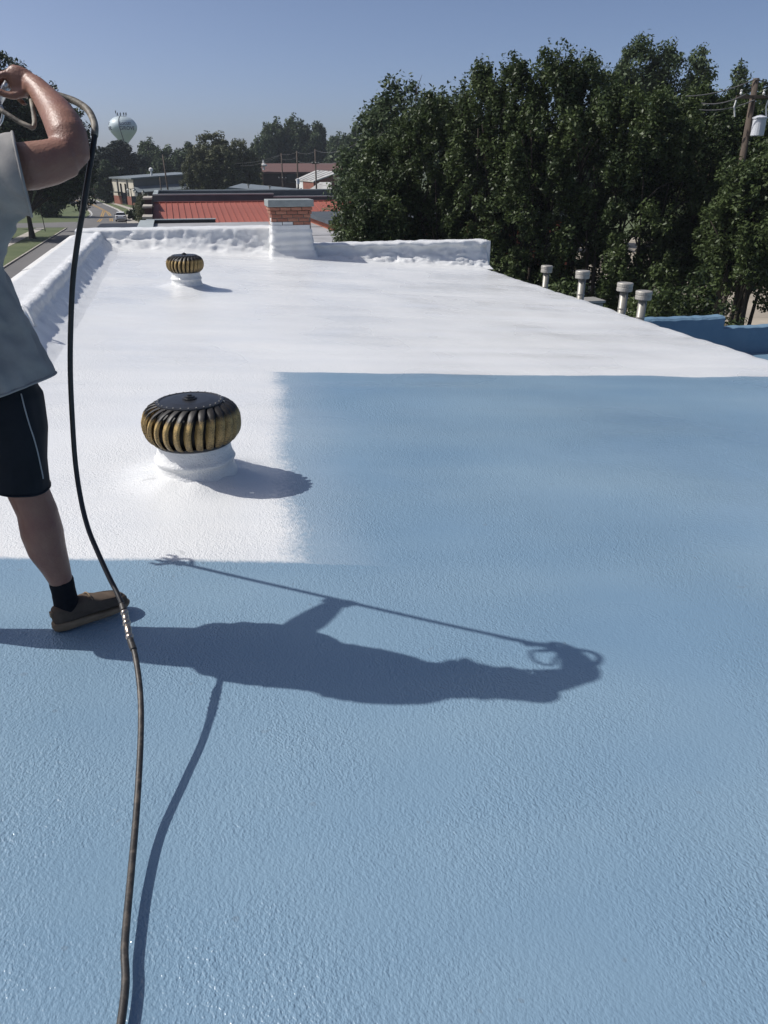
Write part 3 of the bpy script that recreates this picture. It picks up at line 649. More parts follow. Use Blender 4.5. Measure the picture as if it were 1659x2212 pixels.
# a shed with a shaded wall under a low tilted roof
def P3(px, py, t): return at_depth(px, py, t)
sh = empty('shaded_shed', on_ground(560, 430), 0.0); sh.location = (0, 0, 0); tag(sh, 'shed with shaded wall coloured black and low sloping grey roof behind the parapeted building', 'shed')
a, b = P3(493, 404.5, 132), P3(664, 420.5, 132); dy = np.array([0, 14, 0.35]); dn_ = np.array([0, 0, -0.35])
mb = MB().hexa([a + dn_, b + dn_, b + dy + dn_, a + dy + dn_], [a, b, b + dy, a + dy]); fix_normals(mb.build('roof', M_GROOF, sh))
a2, b2 = a + np.array([0.5, 0.6, -0.36]), b + np.array([-0.4, 0.6, -0.36]); d2 = np.array([0, 12, 0.3])
gz = lambda p: np.array([p[0], p[1], GZ])
mb = MB().hexa([gz(a2), gz(b2), gz(b2 + d2), gz(a2 + d2)], [a2, b2, b2 + d2, a2 + d2]); fix_normals(mb.build('wall', M_BLACK, sh))  # shade on the wall under the roof, put into its colour as black
c = P3(466, 418, 131); mb = MB().hexa([gz(c), gz(a2 - [.1, 0, 0]), gz(a2 + d2 - [.1, 0, 0]), gz(c + d2)], [c, a + [-0.05, 0, -0.05], a + dy + [-0.05, 0, -0.05], c + dy]); fix_normals(mb.build('lean_to', M_GROOF, sh))
for px, py, h in ((537, 411, 1.0), (583, 413, 0.9)):
    q = P3(px, py, 134); MB().lathe([(0.12, -0.5), (0.12, h - .2), (0.28, h - 0.2), (0.28, h)], 10, c=tuple(q)).build('roof_stack', M_GALV, sh)

# brown warehouse
bw = empty('brown_warehouse', (0, 0, 0), 0.0); tag(bw, 'long low brown warehouse with rusty roof and ivy on its end wall', 'warehouse')
t0 = 205.0; e0, e1 = P3(556, 371.5, t0), P3(775, 371, t0 + 3); r0, r1 = P3(559, 353, t0 + 13), P3(775, 352.5, t0 + 16)
mb = MB().hexa([e0 + [0, 0, -.4], e1 + [0, 0, -.4], r1 + [0, 0, -.4], r0 + [0, 0, -.4]], [e0, e1, r1, r0]); fix_normals(mb.build('roof', M_BROWN, bw))
w0, w1, w2, w3 = e0 + [0.5, 0.8, -.41], e1 + [0, 0.8, -.41], r1 + [0, 0, -.41], r0 + [0.2, 0, -.41]
mb = MB().hexa([gz(w0), gz(w1), gz(w2), gz(w3)], [w0, w1, w2, w3]); fix_normals(mb.build('wall', M_DBROWN, bw))
for px in (630, 702):
    q = P3(px, 386, t0); MB().box(q + [0, 0.75, 0], (3.0, 0.2, 2.2)).build('window', M_GLASS, bw)
fx = P3(570, 365, t0); fo = MB().lathe([(0.3, -0.2), (0.3, 0.6), (0.9, 0.7), (0.9, 1.1), (0.25, 1.3), (0.2, 2.2)], 10, c=tuple(fx)).build('roof_fan', M_WHITEP, bw)
# brick end wall that catches the sun, with a thin growth of ivy
ew = MB(); qa, qb = P3(551, 371, 203), P3(566, 371, 201); ew.hexa([gz(qa), gz(qb), gz(qb + [0, 2, 0]), gz(qa + [0, 2, 0])], [qa, qb, qb + [0, 2, 0], qa + [0, 2, 0]]); o = ew.build('end_wall', M_WALLBRICK, bw); fix_normals(o)

# tin roofed brick shed
ts = empty('tin_roof_shed', (0, 0, 0), 0.0); tag(ts, 'small red brick shed with pale tin roof, white end wall and awning', 'shed')
T = 150.0; k0 = P3(677, 391, T); k1 = P3(638, 387.5, T + 6); k3 = P3(733, 371, T + 9); k2 = P3(683, 367.5, T + 15); 
th = np.array([0, 0, -0.22]); mb = MB().hexa([k1 + th, k0 + th, k3 + th, k2 + th], [k1, k0, k3, k2]); fix_normals(mb.build('roof', M_TIN, ts))
for f_ in (0.2, 0.4, 0.6, 0.8):
    a = k1 * (1 - f_) + k0 * f_; b = k2 * (1 - f_) + k3 * f_; MB().tube([a + [0, 0, .04], b + [0, 0, .04]], 0.05, 5).build('roof_seam', M_TIN, ts)
i0, i1, i2, i3 = [q * 0.965 + (k0 + k1 + k2 + k3) / 4 * 0.035 + [0, 0, -0.24] for q in (k0, k1, k2, k3)]
m1 = i1 * 0.6 + i0 * 0.4
mb = MB().hexa([gz(m1), gz(i0), gz(i3), gz(i2)], [m1, i0, i3, i2]); fix_normals(mb.build('wall', M_WALLBRICK, ts))
mb = MB().hexa([gz(i1), gz(m1 + [-.02, 0, 0]), gz(i2), gz(i2 + [-.5, 0, 0])], [i1, m1 + [-.02, 0, 0], i2, i2 + [-.5, 0, 0]]); fix_normals(mb.build('end_wall', M_WHITEP, ts))
for f_, w_ in ((0.22, 0.5), (0.72, 0.45)):
    q = i1 * (1 - f_ * 0.4) + i0 * f_ * 0.4; MB().box((q[0], q[1] - 0.12, GZ + 3.4), (w_, 0.1, 2.2), 0.9).build('door', M_GLASS, ts)
ca = P3(690, 398, 148); mb = MB().hexa([ca + [-2.0, -1.2, -1.0], ca + [2.4, -1.2, -1.0], ca + [2.4, 1.5, -1.0], ca + [-2.0, 1.5, -1.0]], [ca + [-1.9, -1.2, -0.9], ca + [2.4, -1.2, -0.9], ca + [2.2, 1.3, 0.35], ca + [0.0, 1.3, 0.35]]); fix_normals(mb.build('awning', M_TIN, ts))

# beige hall by the bend of the road
bh = empty('beige_hall', (0, 0, 0), 0.0); tag(bh, 'beige stucco hall with brick base and grey lean-to at the road bend', 'building')
K = np.array([-58.9, 196.4, 0]); dl_ = np.array([-0.62, 0.785, 0]); dr_ = np.array([0.785, 0.62, 0])
def wall_quad(name, a, b, z0a, z1a, z0b, z1b, m, th=0.25, par=bh, n=None):
    n = np.array([b[1] - a[1], -(b[0] - a[0]), 0]); n = n / np.linalg.norm(n) * th
    mb = MB().hexa([(a[0], a[1], z0a), (b[0], b[1], z0b), (b[0] - n[0], b[1] - n[1], z0b), (a[0] - n[0], a[1] - n[1], z0a)], [(a[0], a[1], z1a), (b[0], b[1], z1b), (b[0] - n[0], b[1] - n[1], z1b), (a[0] - n[0], a[1] - n[1], z1a)])
    return fix_normals(mb.build(name, m, par))
Lf = K + dl_ * 13.5; Rt = K + dr_ * 17
wall_quad('wall', Lf, K, GZ + 1.9, -1.25, GZ + 1.9, -1.35, M_BEIGE); wall_quad('brick_base', Lf + [0, -0.08, 0], K + [0.02, -0.08, 0], GZ, GZ + 1.9, GZ, GZ + 1.9, M_WALLBRICK)
wall_quad('wall', K + dr_ * 0.05, Rt, GZ, -1.38, GZ, -0.3, M_GWALL)
mb = MB().hexa([tuple(Lf + dl_ * .5 - dr_ * .5) [:2] + (-1.24,), tuple(K - dl_ * .4 - dr_ * .5)[:2] + (-1.34,), tuple(Rt - dl_ * .4)[:2] + (-0.27,), tuple(Rt + dl_ * 14)[:2] + (-0.2,)], [tuple(Lf + dl_ * .5 - dr_ * .5)[:2] + (-0.90,), tuple(K - dl_ * .4 - dr_ * .5)[:2] + (-1.0,), tuple(Rt - dl_ * .4)[:2] + (0.02,), tuple(Rt + dl_ * 14)[:2] + (0.1,)]); fix_normals(mb.build('roof', M_GROOF, bh))
for f_ in (3.6, 9.8):
    q = K + dl_ * f_; MB().box((q[0] - .05, q[1] - .16, -3.2), (0.25, 0.3, 3.7), math.atan2(dl_[1], dl_[0])).build('pilaster', M_GWALL, bh)
for f_ in (4.9, 7.8):
    q = K + dl_ * f_; MB().box((q[0] - .02, q[1] - .1, -3.6), (0.45, 0.3, 2.6), math.atan2(dl_[1], dl_[0])).build('window', M_GLASS, bh)
q = K + dl_ * 6.4; MB().box((q[0] - .05, q[1] - .2, GZ + 1.35), (2.6, 0.3, 2.7), math.atan2(dl_[1], dl_[0])).build('door', M_GLASS, bh)
aw = K + dl_ * 9.0 - dr_ * 0.9; MB().box((aw[0], aw[1], -4.25), (3.6, 1.8, 0.18), math.atan2(dl_[1], dl_[0])).build('awning', M_LAMPG, bh)
L0 = K - dl_ * 3.6 + dr_ * -0.6; L1 = L0 + dr_ * 15; U0 = K + dr_ * 0.1 - dl_ * 0.02; U1 = U0 + dr_ * 14
mb = MB().hexa([(L0[0], L0[1], -4.15), (L1[0], L1[1], -3.5), (U1[0], U1[1], -2.4), (U0[0], U0[1], -3.05)], [(L0[0], L0[1], -4.0), (L1[0], L1[1], -3.35), (U1[0], U1[1], -2.25), (U0[0], U0[1], -2.9)]); fix_normals(mb.build('lean_to_roof', M_GROOF, bh))
wall_quad('lean_to_wall', L0 + dl_ * 0.5 + dr_ * .6, L1 + dl_ * 0.5, GZ, -4.18, GZ, -3.55, M_DBROWN)
q = K + dr_ * 13; MB().box((q[0], q[1] - .15, -1.6), (1.2, 0.2, 1.0), math.atan2(dr_[1], dr_[0])).build('louvre', M_DGREY, bh)
q = K + dr_ * 6 + dl_ * 3; MB().lathe([(0.25, 0), (0.25, 1.0), (0.5, 1.05), (0.5, 1.5), (0.1, 1.8)], 10, c=(q[0], q[1], -0.55)).build('roof_stack', M_WHITEP, bh)

# brick building glimpsed through the grove
hb = empty('brick_building', (0, 0, 0), ROW); tag(hb, 'orange red brick building glimpsed between the stems of the grove', 'building')
row_box(MB(), 52, 62, 10, 27, GZ, -1.9).build('wall', mat('orange brick', (0.36, 0.11, 0.06), 0.9, var=0.3, scale=1.5), hb)
row_box(MB(), 51.7, 62.3, 9.7, 27.3, -1.899, -1.65).build('roof', M_DGREY, hb)
for v in (13, 17, 21, 25): row_box(MB(), 51.93, 52.1, v, v + 1.1, -4.2, -2.7).build('window', M_GLASS, hb)

# ---------------------------------------------------------------- water tower
TW = 430.0; tcn = at_depth(265.2, 273, TW); wt = empty('water_tower', (tcn[0], tcn[1], GZ), 0.0)
tag(wt, 'pale blue water tower bulb with town name standing above the trees', 'water tower')
zc = tcn[2] - GZ
prof = [(0.05, 5.2), (1.4, 5.12), (2.9, 4.78), (4.6, 4.15), (6.2, 3.0), (7.25, 1.5), (7.65, 0.2), (7.62, -1.0), (7.15, -2.3), (6.3, -3.6), (5.1, -5.0), (3.9, -6.3), (2.8, -7.5), (1.95, -8.5), (1.5, -9.4), (1.4, -11), (1.4, -zc + 4), (2.6, -zc)]
pf = np.array(prof); sp_ = np.array(spline([p for p in pf[:15]], 4)); prof2 = [tuple(p) for p in sp_] + prof[15:]
MB().lathe(prof2[::-1], 64, c=(0, 0, zc)).build('tank', M_TANK, wt, smooth=True)
zz_ = sp_[:, 1]; rr_ = sp_[:, 0]
def tank_r(z): return np.interp(-np.asarray(z, float), -zz_, rr_)
face0 = math.atan2(-tcn[1], -tcn[0])          # azimuth of the side that faces the roof
def wrap_text(txt, size, z0, ang, width):
    cu = bpy.data.curves.new('letters', 'FONT'); cu.body = txt; cu.size = size; cu.align_x = 'CENTER'; cu.align_y = 'CENTER'; cu.resolution_u = 4; cu.offset = size * 0.02
    to = bpy.data.objects.new('letters', cu); COL.objects.link(to)
    dg = bpy.context.evaluated_depsgraph_get(); dg.update(); me = bpy.data.meshes.new_from_object(to.evaluated_get(dg)); bpy.data.objects.remove(to)
    bm = bmesh.new(); bm.from_mesh(me); bmesh.ops.subdivide_edges(bm, edges=[e for e in bm.edges if e.calc_length() > 0.5], cuts=3, use_grid_fill=True); bmesh.ops.triangulate(bm, faces=bm.faces[:]); bm.to_mesh(me); bm.free()
    xs = [v.co.x for v in me.vertices]; kx = width / (max(xs) - min(xs))
    for v in me.vertices:
        z = z0 + v.co.y; r = float(tank_r(z)) + 0.14; a = face0 + ang + v.co.x * kx / 7.5
        v.co = Vector((math.cos(a) * r, math.sin(a) * r, zc + z))
    return link_mesh('lettering', me, M_NAVY, wt)
for a0 in (rad(17), rad(-88)):
    wrap_text('LOCUST', 1.9, 1.05, a0 - rad(3), 6.3); wrap_text('GROVE', 2.5, -1.15, a0 + rad(2), 8.6)
MB().tube([(math.cos(face0 - rad(20) + 0.02 * k) * (float(tank_r(z)) + 0.12), math.sin(face0 - rad(20) + 0.02 * k) * (float(tank_r(z)) + 0.12), zc + z) for k, z in enumerate([5.15, 4.9, 4.4, 3.5, 2.2, 0.8, -0.6, -2.0, -3.6, -5.5, -7.5, -9.2])], 0.22, 6).build('cable_riser', M_DGREY, wt)
random.seed(8)
for k in range(9):
    a = k / 9 * 2 * math.pi; r = 2.4 + 0.3 * (k % 2); x, y = math.cos(a) * r, math.sin(a) * r; h = random.choice((1.6, 2.0, 2.9))
    m_ = MB().tube([(x, y, zc + 4.7), (x, y, zc + 5.1 + h)], 0.09, 6); m_.box((x * 1.08, y * 1.08, zc + 5.0 + h * .7), (0.3, 0.3, 1.3)); m_.build('antenna', M_DGREY, wt)
MB().lathe([(2.5, 4.85), (2.5, 5.0), (2.35, 5.0), (2.35, 4.85)], 24, c=(0, 0, zc)).build('rail_ring', M_DGREY, wt)

# ---------------------------------------------------------------- car, lamps, poles
def sedan(loc, rz):
    r = empty('parked_car', loc, rz); tag(r, 'white sedan on the road beside the corner shrubs', 'car')
    L_ = 4.6
    def sec(y, zb, zt, wb, wt_): return [(-wb, y, zb), (wb, y, zb), (wb * 1.0, y, (zb + zt) * .55), (wt_, y, zt), (-wt_, y, zt), (-wb * 1.0, y, (zb + zt) * .55)]
    S = [sec(-2.28, .45, .75, .72, .66), sec(-2.2, .3, .95, .84, .78), sec(-1.2, .25, 1.0, .88, .82), sec(0, .25, .98, .89, .83), sec(1.1, .25, .93, .88, .80), sec(2.0, .3, .78, .84, .74), sec(2.3, .42, .62, .72, .62)]
    v = [p for s in S for p in s]; f = []
    for i in range(len(S) - 1):
        for k in range(6): f.append((i * 6 + k, i * 6 + (k + 1) % 6, (i + 1) * 6 + (k + 1) % 6, (i + 1) * 6 + k))
    f += [tuple(range(5, -1, -1)), tuple((len(S) - 1) * 6 + k for k in range(6))]
    b = mesh_obj('body', v, f, M_CARW, r); fix_normals(b); bevel(b, 0.05)
    def tr(y0, y1, w0, z0, y2, y3, w1, z1, n, m):
        o = MB().hexa([(-w0, y0, z0), (w0, y0, z0), (w0, y1, z0), (-w0, y1, z0)], [(-w1, y2, z1), (w1, y2, z1), (w1, y3, z1), (-w1, y3, z1)]).build(n, m, r); fix_normals(o); return o
    tr(-1.6, 1.15, .80, .96, -0.95, 0.35, .60, 1.36, 'window', M_GLASS); o = tr(-1.02, 0.42, .625, 1.362, -0.8, 0.2, .58, 1.43, 'roof', M_CARW); bevel(o, 0.03)
    for sx in (-1, 1):
        MB().box((sx * .62, -2.26, .80), (.34, .06, .16)).build('tail_lamp', M_TAIL, r); MB().box((sx * .60, 2.22, .62), (.34, .08, .14)).build('headlight', M_LANT, r)
        MB().box((sx * .95, .75, 1.0), (.16, .12, .12)).build('mirror', M_BLACK, r)
        for y in (-1.35, 1.4):
            w = MB().lathe([(.1, -.1), (.30, -.1), (.32, -.07), (.32, .07), (.30, .1), (.1, .1)], 18).build('wheel', M_TYRE, r); w.rotation_euler = (0, rad(90), 0); w.location = (sx * .80, y, .32)
            h = MB().lathe([(.02, .102 * sx), (.19, .10 * sx), (.19, .09 * sx)], 12).build('rim', M_GALVCAP, w)
    MB().box((0, -2.29, .58), (.5, .03, .12)).build('number_plate', M_WHITEP, r); MB().box((0, -2.27, .40), (1.3, .08, .12)).build('bumper', M_BLACK, r)
    return r
c = B(146.2, -8.25, GZ + 0.03); sedan(c, ROW + rad(2))
def lantern(u, v, h, label, arm=False):
    r = empty('street_lamp', B(u, v, GZ + 0.03), ROW); tag(r, label, 'street lamp', 'lamps along the pavement')
    MB().lathe([(.20, 0), (.20, .35), (.13, .5), (.09, .7), (.065, h - .9), (.10, h - .88), (.05, h - .82)], 12).build('post', M_LAMPG, r)
    if arm:
        for sx in (-1, 1):
            MB().tube([(0, 0, h - 1.0), (sx * .45, 0, h - .75), (sx * .6, 0, h - .85)], .05, 6).build('arm', M_LAMPG, r)
            MB().lathe([(.12, h - 1.55), (.22, h - 1.1), (.2, h - 1.0), (.05, h - .85)], 10, c=(sx * .6, 0, 0)).build('lantern', M_LANT, r)
        MB().box((.42, 0, h * .45), (.7, .05, 1.3)).build('banner', M_DGREY, r)
    else:
        g_ = MB().lathe([(.14, h - .82), (.30, h - .25), (.28, h - .22)], 10).build('lantern', M_LANT, r); MB().lathe([(.36, h - .22), (.30, h - .12), (.10, h + .12), (.04, h + .3), (.01, h + .32)], 10).build('lantern_cap', M_LAMPG, g_)
lantern(174.6, -7.3, 5.2, 'twin arm lamp with banner on the grass before the beige hall', True)
lantern(147.0, -5.35, 4.6, 'lantern lamp behind the white car by the shrubs')
lantern(162, -4.6, 4.2, 'lantern lamp before the dark lean-to of the beige hall'); lantern(106, -2.45, 5.1, 'lantern lamp just above the stepped end wall of the red roof')
def upole(p, h, label, r0=0.15, arms=(), lean=(0, 0), trans=None):
    r = empty('utility_pole', (p[0], p[1], p[2]), 0); tag(r, label, 'utility pole', 'wooden utility poles')
    MB().tube([(0, 0, 0), (lean[0] * .5, lean[1] * .5, h * .5), (lean[0], lean[1], h)], [r0, r0 * .9, r0 * .72], 9).build('pole', M_POLE, r, smooth=True)
    for z, w, a in arms:
        q = Matrix.Rotation(a, 3, 'Z'); m_ = MB().box((lean[0], lean[1] - .12, z), (w, .1, .13), a); m_.build('crossarm', M_POLE, r)
        for x in (-w * .46, 0, w * .46):
            c_ = q @ Vector((x, 0, 0)); MB().lathe([(.03, 0), (.06, .06), (.03, .12), (.05, .18), (.01, .2)], 8, c=(c_.x + lean[0], c_.y + lean[1] - .12, z + .065)).build('insulator', M_WHITEP, r)
    if trans:
        z, sx = trans; MB().lathe([(.02, 0), (.27, .0), (.29, .03), (.29, .75), (.32, .77), (.32, .82), (.15, .9), (.02, .92)], 18, c=(sx, -.1, z)).build('transformer', mat('transformer paint', (0.55, 0.57, 0.60), .45), r)
        MB().tube([(sx, -.1, z + .9), (sx, -.1, z + 1.15)], .05, 6).build('bushing', M_DBROWN, r)
    return r
def gpole(px, ptop, t, label, **k):
    top = at_depth(px, ptop, t); return upole((top[0], top[1], GZ), top[2] - GZ, label, **k), top
gpole(357.5, 334, 135, 'tall bare wooden pole before the tree line beside the beige hall', lean=(-0.5, 0), r0=.16)
gpole(345, 382, 150, 'short dark pole against the grey side of the beige hall', r0=.13)
_, m1_ = gpole(607.6, 331, 142, 'wooden pole with small crossarm against the brown warehouse wall', arms=((6.4, 1.4, 0),), r0=.15)
_, m2_ = gpole(641, 326, 136, 'wooden pole with transformer before the white end wall of the tin shed', r0=.17, trans=(5.6, 0.0))
_, m3_ = gpole(680.6, 322, 128, 'tallest dark pole before the tin roofed shed', r0=.15, arms=((8.9, 1.2, 0),))
def wire(a, b, sag, label, r=0.02, n=14, group='overhead cables'):
    a, b = np.array(a), np.array(b); P = [a * (1 - t) + b * t - np.array([0, 0, sag * 4 * t * (1 - t)]) for t in np.linspace(0, 1, n)]
    o = MB().tube(P, r, 5).build('overhead_cable', M_WIRE); tag(o, label, 'cable', group); return o
z_ = lambda p, d: np.array([p[0], p[1], p[2] - d])
for d in (0.15, 1.0): wire(z_(m1_, d), z_(m2_, d), .25, ('upper' if d < .5 else 'lower') + ' cable from the small crossarm pole to the transformer pole')
for d in (0.15, 1.6): wire(z_(m2_, d), z_(m3_, d + .2), .35, ('upper' if d < .5 else 'lower') + ' cable from the transformer pole to the tallest dark pole')
gr_ = [at_depth(842, 258, 62), at_depth(842, 272, 62), at_depth(850, 283, 62)]
for k, d in enumerate((0.15, 2.0, 3.0)): wire(z_(m3_, d), gr_[k], 1.2, ('top', 'middle', 'lowest')[k] + ' of three cables rising from the tall pole into the grove', r=.022)
wire(z_(m1_, 0.2), at_depth(505, 352, 170), .5, 'upper cable running from the small crossarm pole into the olive tree'); wire(z_(m1_, 0.2), at_depth(520, 358, 170), .6, 'lower cable running from the small crossarm pole into the olive tree')
wire(z_(m3_, 5.2), at_depth(745, 397, 120), .4, 'low cable leaving the tall pole past the tin roof'); wire(z_(m1_, 5.8), z_(m2_, 5.9), .3, 'low cable across the brown warehouse wall')
pR, tR = gpole(1634, 169, 31.2, 'wooden pole with crossarm and pale transformer rising out of the grove', r0=.17)
hR = tR[2] - GZ
m_ = MB().box((0.22, -.2, hR - .68), (1.9, .10, .12), rad(-8)); m_.build('crossarm', M_POLE, pR)
for x in (-.62, .3, 1.05): MB().lathe([(.03, 0), (.06, .06), (.03, .12), (.06, .18), (.01, .2)], 8, c=(x, -.25, hR - .62)).build('insulator', M_WHITEP, pR)
for x in (-.75, .55): MB().tube([(x, -.2, hR - .8), (x - .04, -.2, hR - 1.05), (x + .05, -.2, hR - 1.4)], .035, 6).build('cutout_fuse', M_WHITEP, pR)
MB().lathe([(.02, 0), (.24, 0), (.26, .03), (.26, .62), (.29, .64), (.29, .69), (.13, .76), (.02, .78)], 18, c=(.28, -.35, at_depth(1638, 293, 31.2)[2] - GZ)).build('transformer', mat('pale transformer', (0.60, 0.62, 0.66), .4), pR)
CL = ['cable from the top of the crossarm pole out over the grove', 'cable from the left crossarm insulator out over the grove', 'cable below the crossarm running out over the grove', 'cable from the top of the crossarm pole toward the pines', 'cable from the crossarm end toward the pines']
for k, (a, b, lab) in enumerate([(at_depth(1632, 171, 31.1), at_depth(1480, 208, 32.5), 0), (at_depth(1612, 203, 30.9), at_depth(1515, 223, 32), 0), (at_depth(1630, 216, 31.1), at_depth(1510, 237, 32), 0), (at_depth(1634, 171, 31.1), at_depth(1720, 172, 33), 1), (at_depth(1652, 206, 30.9), at_depth(1730, 212, 33), 1)]):
    wire(a, b, .15, CL[k], r=.022, n=8)

# ---------------------------------------------------------------- trees
def leaf_mesh(name, centers, normals_bias, leaf, rng, tint, aspect=0.45, up=0.5):
    """one rhombic leaf per centre"""
    n = len(centers); nrm = rng.normal(size=(n, 3)); nrm[:, 2] += up * 2; nrm += normals_bias; nrm /= np.linalg.norm(nrm, axis=1, keepdims=True)
    a = rng.normal(size=(n, 3)); a[:, 2] -= 0.3; a -= nrm * (a * nrm).sum(1, keepdims=True); a /= np.linalg.norm(a, axis=1, keepdims=True); b = np.cross(nrm, a)
    L = (leaf * rng.uniform(0.65, 1.25, size=n))[:, None]
    V = np.empty((n, 4, 3)); V[:, 0] = centers + a * L; V[:, 1] = centers + b * L * aspect + nrm * L * 0.12; V[:, 2] = centers - a * L; V[:, 3] = centers - b * L * aspect + nrm * L * 0.12
    me = bpy.data.meshes.new(name); me.vertices.add(n * 4); me.vertices.foreach_set('co', V.reshape(-1).astype(np.float32))
    me.loops.add(n * 4); me.loops.foreach_set('vertex_index', np.arange(n * 4, dtype=np.int32)); me.polygons.add(n)
    me.polygons.foreach_set('loop_start', np.arange(0, n * 4, 4, dtype=np.int32)); me.polygons.foreach_set('loop_total', np.full(n, 4, dtype=np.int32))
    me.update(calc_edges=True)
    at = me.attributes.new('tint', 'FLOAT', 'POINT'); at.data.foreach_set('value', np.repeat(np.clip(tint, 0, 1), 4).astype(np.float32))
    return me
def clumps_to_leaves(rng, C, R, per, stretch=(1, 1, 1), shell=0.55):
    n = len(C) * per; d = rng.normal(size=(n, 3)); d /= np.linalg.norm(d, axis=1, keepdims=True); r = rng.uniform(0, 1, n) ** shell
    idx = np.repeat(np.arange(len(C)), per); P = C[idx] + d * (r * R[idx])[:, None] * np.array(stretch)
    tc_ = rng.uniform(0, 1, len(C)); t = 0.55 * tc_[idx] + 0.45 * rng.uniform(0, 1, n); return P, d * 0.7, t
def lobed(rng, lobes, n, rmin, rmax, inner=0.62):
    """clump centres in the outer part of a set of ellipsoid lobes (centre, radii)"""
    C = []; vol = np.array([np.prod(r) ** (2 / 3) for _, r in lobes]); vol = vol / vol.sum()
    for k in range(n):
        c, r = lobes[rng.choice(len(lobes), p=vol)]; d = rng.normal(size=3); d /= np.linalg.norm(d); C.append(np.array(c) + d * np.array(r) * rng.uniform(inner, 1.0))
    return np.array(C), rng.uniform(rmin, rmax, n)
def trunk_mesh(stems, n=8):
    mb = MB()
    for path, r in stems: mb.tube(path, r, n)
    return mb

def grove_tree(px, ptop, t, r, seed, label, low=0.6, per=64, ncl=460):
    rng = np.random.default_rng(seed); top = at_depth(px, ptop, t); H = top[2] - GZ
    root = empty('grove_tree', (top[0], top[1], GZ), 0); tag(root, label, 'tree', 'glossy dark trees of the grove')
    H -= 0.15; nb = 30
    hh = (np.arange(nb) + rng.uniform(0, 1, nb)) / nb; z = low + 0.6 + hh * (H - low - 1.5)
    rel = (z - low) / (H - low); prof = np.clip(np.sin(np.pi * np.clip(0.18 + rel * 0.80, 0, 1)) ** 0.75, 0.15, 1)
    a = np.arange(nb) * 2.4 + rng.uniform(-.5, .5, nb); rr = r * prof * rng.uniform(0.45, 1.0, nb)
    BC = np.stack([np.cos(a) * rr, np.sin(a) * rr, z], -1); BR = rng.uniform(0.7, 1.3, nb) * (0.75 + 0.25 * prof); btint = rng.uniform(0, 1, nb)
    bi = rng.integers(0, nb, ncl); d = rng.normal(size=(ncl, 3)); d[:, 2] += 0.5; d /= np.linalg.norm(d, axis=1, keepdims=True)
    C = BC[bi] + d * (BR[bi] * rng.uniform(0.3, 1.0, ncl))[:, None] * np.array([1, 1, 1.35]); R = rng.uniform(0.20, 0.42, ncl)
    # upright shoots at the top and along the shoulders
    ns = 34; sa = rng.uniform(0, 2 * np.pi, ns); sr = rng.uniform(0, 0.9, ns) * r; sz = H - 0.2 - (sr / r) ** 1.6 * H * 0.22 - rng.uniform(0, 0.7, ns)
    S = np.stack([np.cos(sa) * sr, np.sin(sa) * sr, sz], -1)
    P1, B1, T1 = clumps_to_leaves(rng, C, R, per, (1, 1, 1.3)); T1 = 0.5 * T1 + 0.5 * np.repeat(btint[bi], per); P2, B2, T2 = clumps_to_leaves(rng, S, np.full(ns, 0.22), 40, (0.8, 0.8, 3.0))
    me = leaf_mesh('crown', np.concatenate([P1, P2]), np.concatenate([B1, B2]), 0.098, rng, np.concatenate([T1, T2]) * 0.95)
    link_mesh('crown', me, L_NEAR, root)
    st = []
    for k in range(5):
        a = k / 5 * 2 * math.pi + rng.uniform(0, 1); e = np.array([math.cos(a) * r * rng.uniform(.3, .75), math.sin(a) * r * rng.uniform(.3, .75), H * rng.uniform(.62, .9)])
        b0 = np.array([math.cos(a) * .35, math.sin(a) * .35, -0.05]); st.append((spline([b0, b0 * .6 + e * .22 + [0, 0, 1.0], e * .55 + [0.1, 0.1, .6], e], 4), np.linspace(.12, .025, 13)))
        for j in range(3):
            q = e * rng.uniform(.45, .85); w = q + np.array([math.cos(a + j * 2) * r * .5, math.sin(a + j * 2) * r * .5, rng.uniform(.8, 2.2)]); st.append(([q, (q + w) / 2 + [0, 0, .2], w], [.04, .03, .012]))
    trunk_mesh(st, 6).build('trunk', M_BARK, root, smooth=True)
GROVE = [(790, 400, 36.0, 1.7, 'grove tree whose foliage hides the right end of the red roof'), (825, 300, 38.0, 2.2, 'grove tree rising behind the long lower white parapet beside the leftmost edge'), (872, 238, 37.5, 2.6, 'grove tree with reddish tips in front of the round lobed tree'),
         (952, 186, 36.5, 2.6, 'grove tree between the round lobed tree and the taller spiky tops'), (1040, 126, 35.5, 2.5, 'spiky topped grove tree left of the tallest pair'), (1108, 106, 34.5, 2.3, 'narrow spiky grove tree beside the tallest crown'), (1192, 92, 33.5, 2.5, 'tallest grove tree with feathery upright shoots, above the first vent pipe'),
         (1262, 104, 34.0, 2.4, 'tall grove tree leaning on the tallest crown, above the second vent pipe'), (1345, 168, 33.0, 2.5, 'grove tree in front of the wide crowned tree, above the close pipe pair'), (1432, 170, 33.0, 2.6, 'broad grove tree over the raised part of the blue parapet'), (1520, 162, 34.0, 2.6, 'grove tree with yellowish leaves where the cables end'),
         (1598, 196, 35.0, 2.5, 'grove tree on bare stems above the parapet step'), (1685, 238, 34.0, 2.6, 'grove tree behind the pale transformer'), (1650, 310, 30.0, 1.6, 'lower grove tree hiding the foot of the crossarm pole')]
for i, (px, pt, t, r, lab) in enumerate(GROVE): grove_tree(px, pt, t, r, 100 + i, lab, low=3.6 if i == 13 else (2.3 if i >= 11 else 0.6))
